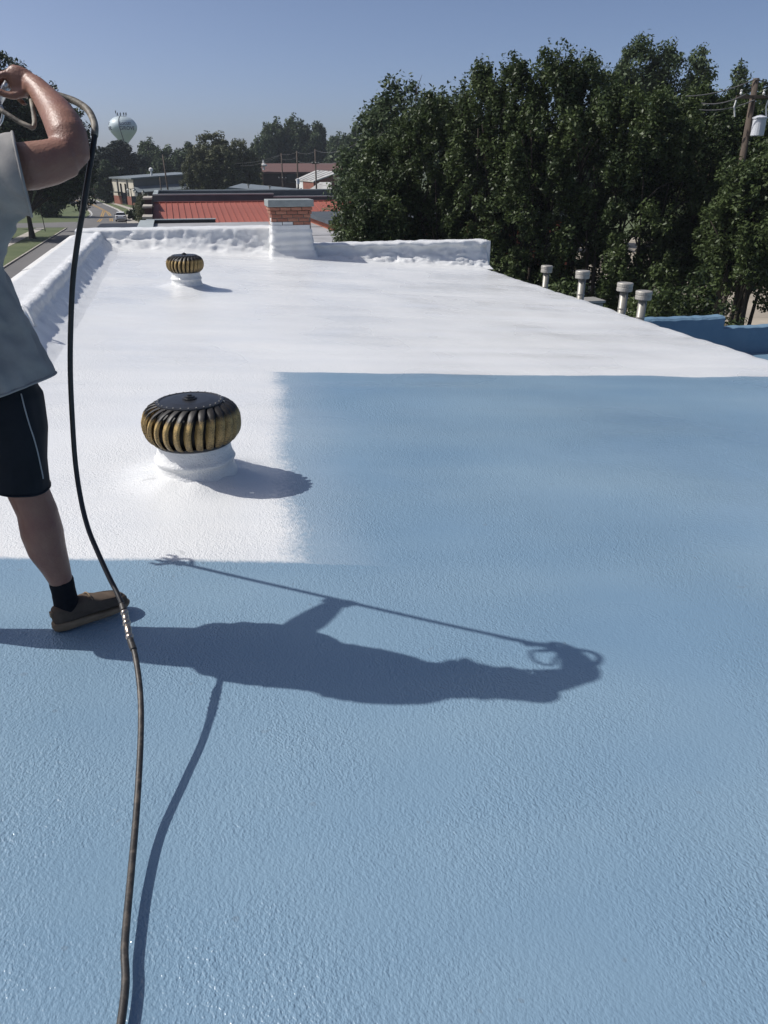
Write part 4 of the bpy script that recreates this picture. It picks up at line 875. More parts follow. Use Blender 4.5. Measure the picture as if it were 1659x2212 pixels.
def shrub(loc, r, h, m, label, seed, n=40, per=90, leaf=0.07, group='shrubs'):
    rng = np.random.default_rng(seed); root = empty('shrub', loc, 0); tag(root, label, 'shrub', group)
    C, R = lobed(rng, [((0, 0, h * .5), (r, r, h * .5))], n, r * .2, r * .36, .35); C[:, 2] = np.maximum(C[:, 2], .1)
    P, Bn, T = clumps_to_leaves(rng, C, R, per); P[:, 2] = np.maximum(P[:, 2], 0.02); link_mesh('foliage', leaf_mesh('foliage', P, Bn, leaf, rng, T), m, root)
    st = []
    for k in range(4): st.append(([(0, 0, -.02), (r * .2 * math.cos(k * 1.6), r * .2 * math.sin(k * 1.6), h * .35), (r * .5 * math.cos(k * 1.6), r * .5 * math.sin(k * 1.6), h * .75)], [.05 * r, .04 * r, .015 * r]))
    trunk_mesh(st, 5).build('stem', M_BARK, root)
SHL = ['understorey shrub below the right end of the red roof', 'understorey shrub against the chimney side of the lower white parapet', 'understorey shrub behind the middle of the lower white parapet', 'understorey shrub behind the right half of the lower white parapet', 'understorey shrub just past the end of the lower white parapet', 'understorey shrub behind the second vent pipe and curb box', 'understorey shrub behind the left of the close pipe pair', 'understorey shrub over the left of the raised blue parapet', 'understorey shrub over the right of the raised blue parapet']
for i, (px, py, t, r, h) in enumerate([(770, 518, 32, 1.2, 3.0), (800, 522, 30, 1.3, 3.4), (870, 530, 30, 1.5, 3.9), (950, 532, 29, 1.5, 3.9), (1080, 560, 28.5, 1.5, 3.4), (1230, 610, 27, 1.5, 3.6), (1310, 625, 26.5, 1.4, 3.4), (1430, 640, 26.5, 1.5, 3.8), (1520, 640, 27, 1.4, 3.8)]):
    p = at_depth(px, py, t); shrub((p[0], p[1], GZ), r, h + 1.2, L_NEAR, SHL[i], 300 + i, 60, 100, 0.10, 'understorey of the grove')

def broad_tree(name, loc, H, lobes, leafm, leaf, ncl, per, cr, seed, label, group=None, trunk_r=.4, up=.5, lean=(0, 0)):
    rng = np.random.default_rng(seed); root = empty(name, loc, 0); tag(root, label, 'tree', group)
    C, R = lobed(rng, lobes, ncl, *cr); P, Bn, T = clumps_to_leaves(rng, C, R, per); link_mesh('crown', leaf_mesh('crown', P, Bn, leaf, rng, T, up=up), leafm, root)
    zf = min(c[2] - r[2] for c, r in lobes); st = [(spline([(0, 0, -.1), (0, 0, .4), (lean[0] * .4, lean[1] * .4, max(zf, 1.5)), (lean[0], lean[1], H * .7)], 4), np.concatenate([[trunk_r * 1.55, trunk_r * 1.25, trunk_r * 1.08, trunk_r], np.linspace(trunk_r * .95, trunk_r * .25, 9)]))]
    for c, r in lobes:
        c = np.array(c, float); b0 = np.array([0, 0, max(zf, 1.5) * rng.uniform(.9, 1.15)])
        st.append((spline([b0, b0 * .5 + c * .5 + [0, 0, .3], c], 4), np.linspace(trunk_r * .5, trunk_r * .1, 9)))
        for k in range(3):
            d = rng.normal(size=3); d /= np.linalg.norm(d); st.append(([b0 * .3 + c * .7, c + d * np.array(r) * .5, c + d * np.array(r) * .92], [trunk_r * .2, trunk_r * .12, trunk_r * .04]))
    trunk_mesh(st, 7).build('trunk', M_BARK, root, smooth=True); return root
# big street oak
ok = on_ground(70.6, 514.8)
broad_tree('oak_tree', (ok[0], ok[1], GZ), 20.5, [((-2.0, 0, 15.8), (5.2, 5, 4.6)), ((3.4, 0, 12.0), (4.2, 5, 4.0)), ((5.6, -1, 9.0), (3.0, 4, 3.6)), ((-6, 1, 11.5), (5, 5, 4.8)), ((0, -3, 9.5), (5, 4, 4.0)), ((1.0, 4, 10), (5, 4, 4.5)), ((-5.5, -2, 6.5), (3.6, 4, 3.6)), ((4.2, 2, 6.6), (3.4, 4, 2.2)), ((4.4, 0, 14.0), (2.6, 3, 2.2)), ((0, 0, 12), (3.5, 3.5, 3.5)), ((6.6, 0, 6.4), (2.4, 3, 2.6)), ((6.6, 0, 12.6), (2.4, 2.6, 2.8)), ((7.4, 0, 9.6), (2.2, 2.6, 3.0)), ((3.2, 0, 16.6), (2.4, 2.6, 2.0)), ((-1.6, 0, 18.0), (4.2, 4, 3.4)), ((-6.5, 0, 16), (3.5, 3, 3.5))], L_OAK, 0.25, 900, 80, (0.65, 1.4), 41, 'huge dark street oak with thick trunk on the lawn behind the worker', trunk_r=.44)
# trees just behind the grove
def back_tree(px, ptop, t, label, lobes, leafm, seed, name='shade_tree', leaf=.2, ncl=150, per=90, cr=(.6, 1.3), group='trees behind the grove', trunk_r=.28):
    top = at_depth(px, ptop, t); H = top[2] - GZ; lb = [((c[0], c[1], H + c[2]), r) for c, r in lobes]
    return broad_tree(name, (top[0], top[1], GZ), H, lb, leafm, leaf, ncl, per, cr, seed, label, group, trunk_r)
back_tree(905, 146, 58, 'round lobed green tree standing out left of the spiky grove', [((-.6, 0, -2.6), (2.6, 2.5, 2.5)), ((-2.7, 0, -4.6), (2.0, 2.5, 2.6)), ((1.6, 0, -4), (2.4, 2.5, 2.8)), ((-4.2, 0, -7.5), (2.2, 2.6, 2.4)), ((0, 0, -8), (4, 3, 4)), ((-5.4, 0, -10.5), (2.2, 2.6, 2.6)), ((-1, 0, -12), (4, 3, 3))], L_FAR, 51, leaf=.2, ncl=260)
back_tree(1440, 82, 60, 'wide rounded crown with visible limbs above the right of the grove', [((-1.7, 0, -2.2), (2.0, 2.3, 2.1)), ((1.2, 0, -2.4), (2.4, 2.4, 2.1)), ((3.0, 0, -4), (1.5, 2, 2.3)), ((-3.2, 0, -4.2), (1.5, 2, 2.2)), ((0, 0, -5), (2.6, 2.3, 2.4)), ((0, 0, -9), (3, 3, 3.5))], L_FAR, 52, leaf=.17, ncl=300, per=90, cr=(.4, .9))
for px, pt, s, lab in [(1611, 143, 53, 'pine with tufted top behind the crossarm pole'), (1672, 140, 54, 'pine cut by the frame edge beyond the crossarm pole')]:
    back_tree(px, pt, 66, lab, [((0, 0, -1.4), (.8, .8, 1.4)), ((-.8, 0, -3), (1.1, 1, .9)), ((.9, 0, -3.4), (1.1, 1, .9)), ((0, 0, -5), (1.9, 1.6, 1.4)), ((0, 0, -8), (2.2, 2, 2)), ((.3, 0, -11.5), (2.4, 2, 2))], L_FAR, s, 'pine_tree', .2, 110, 80, (.4, .8), 'pines behind the grove', .2)
# far tree line: a few crowns built once, then copied
def proto(name, leafm, seed, lobes, leaf, ncl, per, cr):
    r = broad_tree(name, (0, 0, 0), 1.0 * 18, lobes, leafm, leaf, ncl, per, cr, seed, 'x', 'far tree line', .35); return r
ROUND = [((0, 0, 14), (4.2, 4, 4)), ((-4, 1, 11), (3.8, 4, 3.6)), ((4, -1, 11.4), (3.8, 4, 3.8)), ((0, -2, 8), (5.5, 4, 4)), ((-5, 0, 6), (3.5, 3, 3.6)), ((5, 0, 6), (3.5, 3, 3.6)), ((0, -1, 3.6), (5, 4, 3.2))]
TALL = [((0, 0, 15.2), (2.6, 2.6, 2.8)), ((-2.6, 0, 12.5), (2.8, 3, 2.6)), ((2.8, 0, 12), (2.8, 3, 2.8)), ((0, 0, 9), (4.2, 4, 3.5)), ((-3.4, 0, 6.5), (3, 3, 3.2)), ((3.2, 0, 6), (3, 3, 3.2)), ((0, 0, 3.4), (3.8, 3, 3))]
CONE = [((0, 0, 15.5), (2.6, 2.6, 2.5)), ((-2.0, 0, 12.8), (3.0, 3, 2.0)), ((2.4, 0, 12.0), (3.2, 3, 2.0)), ((-1, 0, 9), (4.8, 4, 2.4)), ((1.5, 0, 6), (4.8, 4, 2.6)), ((0, 0, 3), (4.4, 4, 2.8))]
PR = {'round': proto('shade_tree', L_FAR, 61, ROUND, .50, 300, 75, (.8, 1.8)), 'tall': proto('shade_tree', L_FAR, 62, TALL, .50, 285, 75, (.7, 1.5)), 'olive': proto('shade_tree', L_OLIVE, 63, ROUND, .40, 345, 60, (.6, 1.5)), 'dark': proto('cedar_tree', L_DARK, 64, CONE, .50, 300, 81, (.8, 1.5)), 'red': proto('plum_tree', L_REDL, 65, TALL, .40, 130, 60, (.8, 1.6))}
used = set()
def far_tree(kind, px, ptop, t, wpx, label, group='far tree line', rz=0.0):
    top = at_depth(px, ptop, t); H = top[2] - GZ; o = PR[kind] if kind not in used else copy_tree(PR[kind]); used.add(kind)
    w = wpx * t / F_; base_w = {'round': 16, 'tall': 12.4, 'olive': 16, 'dark': 10.5, 'red': 12.4}[kind]
    o.location = (top[0], top[1], GZ); o.scale = (1.2 * w / base_w, 1.2 * w / base_w, H / 18.6); o.rotation_euler = (0, 0, rz); tag(o, label, 'tree', group)
FT = [('dark', 258, 304, 215, 80, 'dark cedar mass directly under the water tower'), ('dark', 222, 318, 205, 55, 'small dark cedar against the hose, beside the water tower trees'), ('tall', 224, 345, 190, 46, 'young light green tree before the dark cedar'),
      ('round', 318, 296, 250, 70, 'rounded tree rising just right of the water tower'), ('round', 372, 312, 240, 75, 'mid green tree behind the tall bare pole'), ('tall', 345, 322, 225, 48, 'narrow tree behind the beige hall roof'), ('tall', 402, 306, 235, 60, 'tree between the bare pole and the olive tree'),
      ('olive', 458, 282, 172, 125, 'wide olive coloured tree with wispy top beyond the parapet roofs'), ('olive', 515, 298, 176, 90, 'lower olive tree against the brown warehouse'), ('olive', 418, 318, 170, 66, 'olive foliage low beside the beige hall'),
      ('round', 588, 252, 260, 75, 'tall dark tree left of the gap above the brown warehouse'), ('round', 640, 244, 262, 85, 'tallest rounded tree above the brown warehouse'), ('tall', 688, 262, 265, 60, 'slim tree right of the tallest warehouse tree'), ('round', 560, 290, 250, 60, 'tree closing the dip beside the olive tree'),
      ('round', 728, 284, 250, 70, 'lower tree over the right of the warehouse roof'), ('round', 778, 262, 200, 70, 'tree where the far line meets the grove'), ('tall', 748, 288, 210, 46, 'narrow tree before the meeting of far line and grove'),
      ('round', 150, 330, 240, 90, 'dark tree seen through the crook of the arm'), ('round', 60, 300, 250, 120, 'tree behind the street oak beside the sleeve'), ('dark', 110, 335, 190, 75, 'dark cedar behind the street oak'),
      ('round', 195, 348, 215, 50, 'tree beyond the hedge bend'), ('red', 216, 398, 214, 34, 'purple leaved tree behind the clipped hedge'), ('round', 660, 330, 268, 60, 'tree low behind the warehouse ridge'), ('round', 610, 325, 268, 60, 'dark tree low behind the warehouse ridge, left'), ('round', 715, 330, 268, 60, 'dark tree low behind the warehouse ridge, right')]
for i, (k, px, pt, t, w, lab) in enumerate(FT): far_tree(k, px, pt, t, w, lab, rz=(i * 1.7) % 6.28)
for i, (px, pt, t, w) in enumerate([(-40, 300, 300, 120), (20, 320, 320, 110), (100, 330, 310, 110), (170, 335, 300, 100), (235, 332, 310, 90), (290, 335, 300, 90), (350, 330, 310, 90), (430, 325, 300, 100), (520, 322, 310, 90), (830, 240, 110, 90), (1000, 220, 90, 150), (1130, 230, 80, 150), (1250, 230, 85, 150), (1560, 240, 80, 160), (1690, 230, 85, 150), (690, 335, 290, 100), (780, 320, 250, 90)] + [(-110 - 95 * k, 296 + 9 * (k % 3), 260 + 25 * (k % 4), 130) for k in range(14)]):
    far_tree('round' if i % 3 else 'tall', px, pt, t, w, 'tree filling the hazy back row of the tree line', 'back row of the tree line', rz=(i * 2.3) % 6.28)
def lawn_tree(px, py, h, lab, w):
    p = on_ground(px, py); o = copy_tree(PR['tall']); o.location = (p[0], p[1], GZ); o.scale = (w / 12.4, w / 12.4, h / 18); o.rotation_euler = (0, 0, px); tag(o, lab, 'tree', 'trees on the lawn')
lawn_tree(113, 469, 12, 'leaning thin lawn tree beyond the side street, right trunk', 8); lawn_tree(100, 469, 12, 'thin lawn tree beyond the side street, left trunk', 8)
for px, py, h in ((98, 500, 5.0), (35, 495, 3.4)):
    p = on_ground(px, py); r = empty('sapling', (p[0], p[1], GZ)); tag(r, 'staked sapling beside the pale sidewalk' if px > 50 else 'short sapling on the corner lawn left of the oak', 'tree', 'saplings on the lawn')
    MB().tube([(0, 0, 0), (-.1, 0, h * .5), (-.15, 0, h)], [.06, .05, .03], 6).build('trunk', M_BARK, r)
    rng = np.random.default_rng(int(px)); C = rng.normal(size=(24, 3)) * [.5, .5, .6] + [-.1, 0, h * .9]; P, Bn, T = clumps_to_leaves(rng, C, np.full(24, .5), 30); link_mesh('crown', leaf_mesh('crown', P, Bn, .16, rng, T), L_OAK, r)
# hedge and corner shrubs
hd = empty('clipped_hedge', (0, 0, 0)); tag(hd, 'long clipped dark hedge along the outside of the road bend', 'hedge')
rng = np.random.default_rng(71); a, b = B(268, -20.0, GZ), B(233, -12.4, GZ); n = 9000; s = rng.uniform(0, 1, n)[:, None]
P = a + (b - a) * s + rng.uniform(-1, 1, (n, 3)) * [.75, .75, 0] + np.array([0, 0, 1]) * rng.uniform(0.05, 1.7, (n, 1)); link_mesh('foliage', leaf_mesh('foliage', P, np.zeros((n, 3)), .22, rng, rng.uniform(0, .8, n)), L_OAK, hd)
q = MB(); d = (b - a) / np.linalg.norm(b - a); nn = np.array([-d[1], d[0], 0]) * .5; q.hexa([a + nn, a - nn, b - nn, b + nn], [a + nn + [0, 0, 1.4], a - nn + [0, 0, 1.4], b - nn + [0, 0, 1.4], b + nn + [0, 0, 1.4]]); fix_normals(q.build('twigs', M_BARK, hd))
for i, (u, v, r, h, lab) in enumerate([(147, -6.4, .9, 1.9, 'low shrub beside the white car'), (143.5, -5.0, 1.2, 2.4, 'rounded shrub under the lantern lamp behind the car'), (137, -4.1, 1.6, 4.4, 'loose tall shrub before the stepped end wall'), (122, -3.6, 1.3, 4.9, 'tall thin shrub next to the stepped end wall')]):
    p = B(u, v, GZ + .1); shrub(p, r, h, L_OAK if i < 2 else L_OLIVE, lab, 400 + i, 45, 70, .14, 'corner shrubs')
# ivy on the warehouse end
iv = np.random.default_rng(5); P = qa + (qb - qa) * iv.uniform(0, 1, (900, 1)) + np.array([0, -.25, 0]) + np.array([0, 0, 1]) * iv.uniform(-5.5, .6, (900, 1)) + iv.normal(size=(900, 3)) * .25
r = link_mesh('ivy', leaf_mesh('ivy', P, np.zeros((900, 3)), .26, iv, iv.uniform(0, 1, 900)), L_FAR); tag(r, 'thin ivy climbing the sunlit end of the brown warehouse', 'ivy')

# ---------------------------------------------------------------- the worker
def blob(name, mb, m, parent, voxel, smooth_it, cuts=(), solid=0.0, folds=None):
    """one continuous skin over overlapping solids, optionally opened at cut planes"""
    o = mb.build(name, m, None); fix_normals(o)
    md = o.modifiers.new('r', 'REMESH'); md.mode = 'VOXEL'; md.voxel_size = voxel
    ms = o.modifiers.new('s', 'SMOOTH'); ms.iterations = smooth_it; ms.factor = 0.5
    bake(o)
    if folds:
        me = o.data; n = len(me.vertices); co = np.empty(n * 3); me.vertices.foreach_get('co', co); co = co.reshape(-1, 3); no = np.empty(n * 3); me.vertices.foreach_get('normal', no); no = no.reshape(-1, 3)
        co = co + no * folds(co)[:, None]; me.vertices.foreach_set('co', co.reshape(-1)); me.update()
    if cuts:
        bm = bmesh.new(); bm.from_mesh(o.data)
        for (p, ax, R) in cuts:
            p, ax = Vector(p), Vector(ax).normalized()
            fs = [f for f in bm.faces if (f.calc_center_median() - p).length < R]
            geom = list({v for f in fs for v in f.verts}) + list({e for f in fs for e in f.edges}) + fs
            bmesh.ops.bisect_plane(bm, geom=geom, plane_co=p, plane_no=ax, dist=1e-5)
            kill = [f for f in bm.faces if (f.calc_center_median() - p).length < R and (f.calc_center_median() - p).dot(ax) > 0]
            bmesh.ops.delete(bm, geom=kill, context='FACES')
        bm.to_mesh(o.data); bm.free()
    o.data.polygons.foreach_set('use_smooth', [True] * len(o.data.polygons))
    if solid: md = o.modifiers.new('thick', 'SOLIDIFY'); md.thickness = solid; md.offset = -1
    if parent: o.parent = parent; o.matrix_parent_inverse = parent.matrix_world.inverted()
    return o
man = empty('person', (-1.22, 2.25, 0.09)); bpy.context.view_layer.update()
tag(man, 'person in grey shirt and black shorts holding up a spray wand, seen from behind', 'person')
V3 = lambda *a: Vector(a)
b = MB()
b.loft([((-1.235, 2.27, .76), (.12, 0, 0), (0, .09, 0)), ((-1.235, 2.27, .86), (.165, 0, 0), (0, .12, 0)), ((-1.25, 2.26, .98), (.155, 0, 0), (0, .112, 0)), ((-1.25, 2.245, 1.10), (.145, 0, 0), (0, .108, 0)), ((-1.285, 2.215, 1.28), (.163, -.02, 0), (0.02, .115, 0)), ((-1.315, 2.205, 1.42), (.180, -.025, 0.01), (0.02, .108, 0)), ((-1.335, 2.215, 1.49), (.13, -.01, .01), (0, .08, 0)), ((-1.34, 2.22, 1.53), (.07, 0, 0), (0, .06, 0))], 24)
b.tube([(-1.335, 2.22, 1.46), (-1.335, 2.23, 1.55), (-1.32, 2.235, 1.63)], [.068, .057, .056], 16)
hc = np.array([-1.315, 2.235, 1.70])
b.loft([(hc + [0, .012, -.118], (.030, 0, 0), (0, .045, 0)), (hc + [0, .012, -.095], (.05, 0, 0), (0, .072, 0)), (hc + [0, .008, -.05], (.066, 0, 0), (0, .090, 0)), (hc + [0, 0, 0], (.074, 0, 0), (0, .096, 0)), (hc + [0, -.004, .05], (.072, 0, 0), (0, .095, 0)), (hc + [0, -.006, .09], (.055, 0, 0), (0, .075, 0)), (hc + [0, -.006, .115], (.025, 0, 0), (0, .035, 0))], 20)
b.tube([hc + [0, .092, .012], hc + [0, .112, -.022], hc + [0, .100, -.032]], [.010, .014, .011], 10)          # nose
b.tube([hc + [-.02, .090, -.066], hc + [0, .097, -.066], hc + [.02, .090, -.066]], [.006, .009, .006], 8)      # lips
for sx in (-1, 1): b.loft([(hc + [sx * .070, -.01, -.03], (.008, 0, 0), (0, .012, 0)), (hc + [sx * .082, -.012, .0], (.007, 0, 0), (0, .02, 0)), (hc + [sx * .080, -.014, .028], (.006, 0, 0), (0, .016, 0))], 10)  # ears
A_ = lambda px, py, y: at_y(px, py, y)
# right arm: shoulder, raised elbow, forearm back up to the grip
ra = [np.array([-1.18, 2.20, 1.45]), A_(30, 362, 2.205), A_(66, 359, 2.215), A_(108, 351, 2.24), A_(150, 337, 2.27)]
b.tube(ra, [.060, .058, .059, .056, .050], 18)
b.tube([A_(166, 350, 2.27), A_(155, 318, 2.28), A_(148, 297, 2.295), A_(139, 274, 2.325), A_(124, 246, 2.37), A_(101, 215, 2.41), A_(78, 187, 2.44), A_(66, 181, 2.45)], [.036, .046, .0505, .0500, .0455, .0365, .0285, .028], 18)
b.tube([A_(150, 342, 2.27), A_(180, 333, 2.268)], [.040, .023], 12)
hy = 2.455
b.loft([(A_(76, 186, hy), (0, .017, .002), (0.008, -.002, .026)), (A_(60, 181, hy), (0, .019, .002), (.008, -.003, .036)), (A_(44, 177, hy), (0, .020, .0), (.006, -.004, .041)), (A_(30, 172, hy), (0, .019, 0), (.004, -.004, .038)), (A_(20, 168, hy), (0, .014, 0), (.002, -.003, .028))], 18)
def finger(pts, r0): b.tube(spline(pts, 3), np.linspace(r0, r0 * .78, 3 * (len(pts) - 1) + 1), 10)
finger([A_(34, 160, hy - .006), A_(12, 159, hy - .012), A_(-8, 166, hy - .016), A_(-16, 181, hy - .018), A_(-8, 193, hy - .014)], .0098)
finger([A_(34, 164, hy + .008), A_(10, 163, hy + .010), A_(-14, 172, hy + .012), A_(-20, 190, hy + .008), A_(-10, 201, hy + .002)], .0100)
finger([A_(34, 178, hy + .016), A_(10, 178, hy + .024), A_(-14, 190, hy + .026), A_(-16, 206, hy + .018), A_(-4, 212, hy + .008)], .0094)
finger([A_(46, 196, hy + .014), A_(40, 212, hy + .026), A_(48, 222, hy + .03), A_(56, 224, hy + .022)], .0088)
finger([A_(52, 200, hy - .010), A_(30, 207, hy - .020), A_(10, 203, hy - .024), A_(-6, 196, hy - .026), A_(-16, 192, hy - .026)], .0118)
# left arm out to the middle of the wand
LH = np.array([-1.449, 2.66, 1.355]); le = np.array([-1.43, 2.425, 1.20])
b.tube([(-1.48, 2.26, 1.44), (-1.485, 2.30, 1.37), (-1.46, 2.37, 1.28), le], [.066, .055, .050, .044], 16)
b.tube([le + [0, -.005, -.012], le * .75 + LH * .25, le * .45 + LH * .55, le * .14 + LH * .86], [.043, .048, .042, .031], 16)
RH = A_(12, 189, 2.47); WD = LH + np.array([0, .012, .012]) - RH; WD = WD / np.linalg.norm(WD)
side = np.cross(WD, [0, 0, 1]); side /= np.linalg.norm(side); upv = np.cross(side, WD)
b.loft([(le * .12 + LH * .88, (.02, 0, 0), (0, .012, .022)), (LH * .98 + le * .02 - upv * .028, WD * .040, side * .020 + upv * .004), (LH - upv * .018 + side * 0, WD * .042, side * .017)], 14)
for k in range(4):
    c0 = LH + WD * (-.033 + .022 * k); finger([c0 - upv * .024, c0 - side * .021 - upv * .004, c0 - side * .014 + upv * .022, c0 + side * .010 + upv * .024, c0 + side * .02 + upv * .006], .0090)
finger([LH - WD * .035 - upv * .024, LH - WD * .045 + side * .018 - upv * .006, LH - WD * .025 + side * .019 + upv * .014, LH - WD * .005 + side * .012 + upv * .020], .0105)
# legs
kn = A_(60, 1060, 2.255)
b.tube([(-1.16, 2.275, .86), (-1.15, 2.27, .70), kn + [0, 0, .06], kn, A_(80, 1104, 2.26), A_(91, 1150, 2.265), A_(102, 1188, 2.27), A_(120, 1225, 2.275), A_(133, 1258, 2.28), A_(143, 1300, 2.285), A_(146, 1330, 2.285)], [.100, .086, .068, .063, .0625, .0665, .0605, .0470, .0370, .0340, .032], 18)
b.tube([(-1.32, 2.265, .86), (-1.36, 2.25, .70), (-1.405, 2.23, .52), (-1.43, 2.215, .36), (-1.455, 2.205, .22), (-1.465, 2.20, .12)], [.100, .086, .060, .062, .044, .034], 18)
HEEL = np.array([-1.135, 2.238]); TOE = np.array([-.945, 2.410]); fd = (TOE - HEEL) / np.linalg.norm(TOE - HEEL)
HEEL2 = np.array([-1.462, 2.145]); fd2 = np.array([-.42, .907]); fd2 /= np.linalg.norm(fd2)
zf = lambda p: -SLOPE * float(np.array([p[0], p[1], 0]) @ VA)
for hl, fdv in ((HEEL, fd), (HEEL2, fd2)):
    z0 = zf(hl); q = lambda d, z: np.array([hl[0] + fdv[0] * d, hl[1] + fdv[1] * d, z0 + z]); b.tube([q(.03, .06), q(.09, .06), q(.16, .05), q(.24, .042)], [.026, .032, .028, .018], 12)
body = blob('body', b, M_SKIN, man, 0.0058, 5)
# hair, eyes
hb_ = MB().loft([(hc + [0, -.02, -.06], (.060, 0, 0), (0, .075, 0)), (hc + [0, -.022, -.01], (.080, 0, 0), (0, .086, 0)), (hc + [0, -.012, .04], (.081, 0, 0), (0, .100, .01)), (hc + [0, -.008, .09], (.066, 0, 0), (0, .088, .01)), (hc + [0, -.008, .122], (.03, 0, 0), (0, .042, 0))], 20)
blob('hair', hb_, M_HAIR, man, .008, 3, folds=lambda c: .004 * fbm(c * 60, 2))
for sx in (-1, 1):
    e = MB().lathe([(.001, -.012), (.009, -.008), (.012, 0), (.009, .008), (.001, .012)], 12).build('eye', M_EYE, man); e.matrix_parent_inverse = man.matrix_world.inverted(); e.location = hc + [sx * .031, .082, .004]
# T-shirt
s_ = MB().loft([((-1.225, 2.255, .78), (.240, 0, 0), (0, .176, 0)), ((-1.228, 2.255, .88), (.240, 0, 0), (0, .174, 0)), ((-1.222, 2.25, .96), (.224, 0, 0), (0, .164, 0)), ((-1.238, 2.24, 1.07), (.204, 0, 0), (0, .152, 0)), ((-1.262, 2.225, 1.17), (.206, 0, 0), (0, .150, 0)), ((-1.29, 2.205, 1.30), (.212, -.02, 0), (.02, .152, 0)), ((-1.315, 2.195, 1.41), (.205, -.025, .01), (.02, .142, 0)), ((-1.335, 2.21, 1.485), (.165, -.01, .01), (0.01, .105, 0)), ((-1.34, 2.22, 1.535), (.085, 0, 0), (0, .078, 0)), ((-1.338, 2.225, 1.57), (.066, 0, 0), (0, .064, 0))], 30)
s_.loft([((-1.27, 2.195, 1.40), (0, .095, 0), (0, 0, .112)), (np.array([-1.17, 2.20, 1.425]), (0, .096, 0), (.0, 0, .112)), (A_(20, 381, 2.20), (0, .090, 0), (.01, 0, .098)), (A_(64, 379, 2.195), (0, .088, 0), (.012, 0, .092)), (A_(92, 379, 2.195), (0, .088, 0), (.012, 0, .091))], 24)
s_.loft([((-1.40, 2.24, 1.42), (0, .09, .03), (-.09, 0, -.05)), ((-1.485, 2.28, 1.38), (-.03, .07, .03), (-.07, 0, -.05)), ((-1.48, 2.335, 1.31), (-.02, .055, .06), (-.084, .01, .0)), ((-1.465, 2.365, 1.275), (-.02, .055, .06), (-.082, .01, .0))], 20)
s_.tube([A_(20, 400, 2.20), A_(-10, 452, 2.20), A_(-38, 520, 2.21), A_(-50, 590, 2.22)], [.060, .052, .058, .06], 16)
def shirt_folds(c):
    z = c[:, 2]; amp = np.where(c[:, 0] > -1.12, np.clip((1.56 - z) / .2, .5, 1), np.clip((1.50 - z) / .3, .2, 1))
    f1 = fbm(np.stack([c[:, 0] * 13 + z * 4.5, c[:, 1] * 13, z * 2.6], -1), 2); f2 = fbm(np.stack([(c[:, 0] + z) * 18, c[:, 1] * 12, (z - c[:, 0]) * 7], -1), 2)
    return amp * (0.022 * f1 + 0.012 * f2)
cutS = A_(48, 380, 2.195)
shirt = blob('shirt', s_, M_SHIRT, man, .0085, 6, cuts=[((-1.235, 2.255, .868), (.26, 0.0, -1), .34), (cutS, (1, .42, .06), .16), ((-1.472, 2.352, 1.29), (0.05, .62, -.78), .13), ((-1.338, 2.225, 1.553), (0, .1, 1), .1)], solid=.004, folds=shirt_folds)
def rim(o, p, R, r, name, m):
    """a sewn hem that follows the open edge of a garment near p"""
    bm = bmesh.new(); bm.from_mesh(o.data); nb = {}
    for e in bm.edges:
        if e.is_boundary and (e.verts[0].co - Vector(p)).length < R:
            a, c = e.verts[0].index, e.verts[1].index; nb.setdefault(a, []).append(c); nb.setdefault(c, []).append(a)
    co = [v.co.copy() for v in bm.verts]; no = [v.normal.copy() for v in bm.verts]; bm.free()
    best = []; seen = set()
    for st in nb:
        if st in seen: continue
        loop = [st]; seen.add(st)
        while True:
            nx = [q for q in nb[loop[-1]] if q not in seen]
            if not nx: break
            loop.append(nx[0]); seen.add(nx[0])
        if len(loop) > len(best): best = loop
    P = [np.array(co[k] + no[k] * 0.0005) for k in best]; n = len(P)
    P = [(P[i - 2] + P[i - 1] + P[i] + P[(i + 1) % n] + P[(i + 2) % n]) / 5 for i in range(n)]; P = P[::2] + [P[0]]
    h = MB().tube(P, r, 6, cap=False).build(name, m, o, smooth=True); h.matrix_parent_inverse = o.matrix_world.inverted(); return h
bpy.context.view_layer.update()
rim(shirt, cutS, .2, .0042, 'sleeve_hem', M_SHIRT); rim(shirt, (-1.235, 2.255, .868), .36, .004, 'bottom_hem', M_SHIRT)
# shorts
h_ = MB().loft([((-1.235, 2.265, .72), (.15, 0, 0), (0, .11, 0)), ((-1.235, 2.265, .80), (.192, 0, 0), (0, .142, 0)), ((-1.237, 2.265, .90), (.188, 0, 0), (0, .138, 0)), ((-1.24, 2.262, 1.0), (.17, 0, 0), (0, .125, 0))], 26)
h_.tube([(-1.155, 2.27, .87), (-1.155, 2.265, .76), (-1.162, 2.262, .66), (-1.168, 2.26, .50)], [.115, .112, .102, .094], 22); h_.tube([(-1.32, 2.26, .87), (-1.345, 2.252, .76), (-1.375, 2.242, .66), (-1.40, 2.235, .52)], [.115, .113, .106, .100], 22)
shorts = blob('shorts', h_, M_SHORTS, man, .009, 5, cuts=[((-1.165, 2.26, .590), (-.25, .05, -1), .15), ((-1.395, 2.238, .575), (-.1, 0, -1), .135), ((-1.24, 2.262, .97), (0, 0, 1), .22)], solid=.004, folds=lambda c: .0075 * fbm(np.stack([c[:, 0] * 14, c[:, 1] * 14, c[:, 2] * 4], -1), 2))
bpy.context.view_layer.update(); rim(shorts, (-1.165, 2.26, .590), .16, .0035, 'leg_hem', M_SHORTS)
from mathutils.bvhtree import BVHTree
bpy.context.view_layer.update()
bmx = bmesh.new(); bmx.from_mesh(shorts.data); bv = BVHTree.FromBMesh(bmx); bmx.free(); pp = []
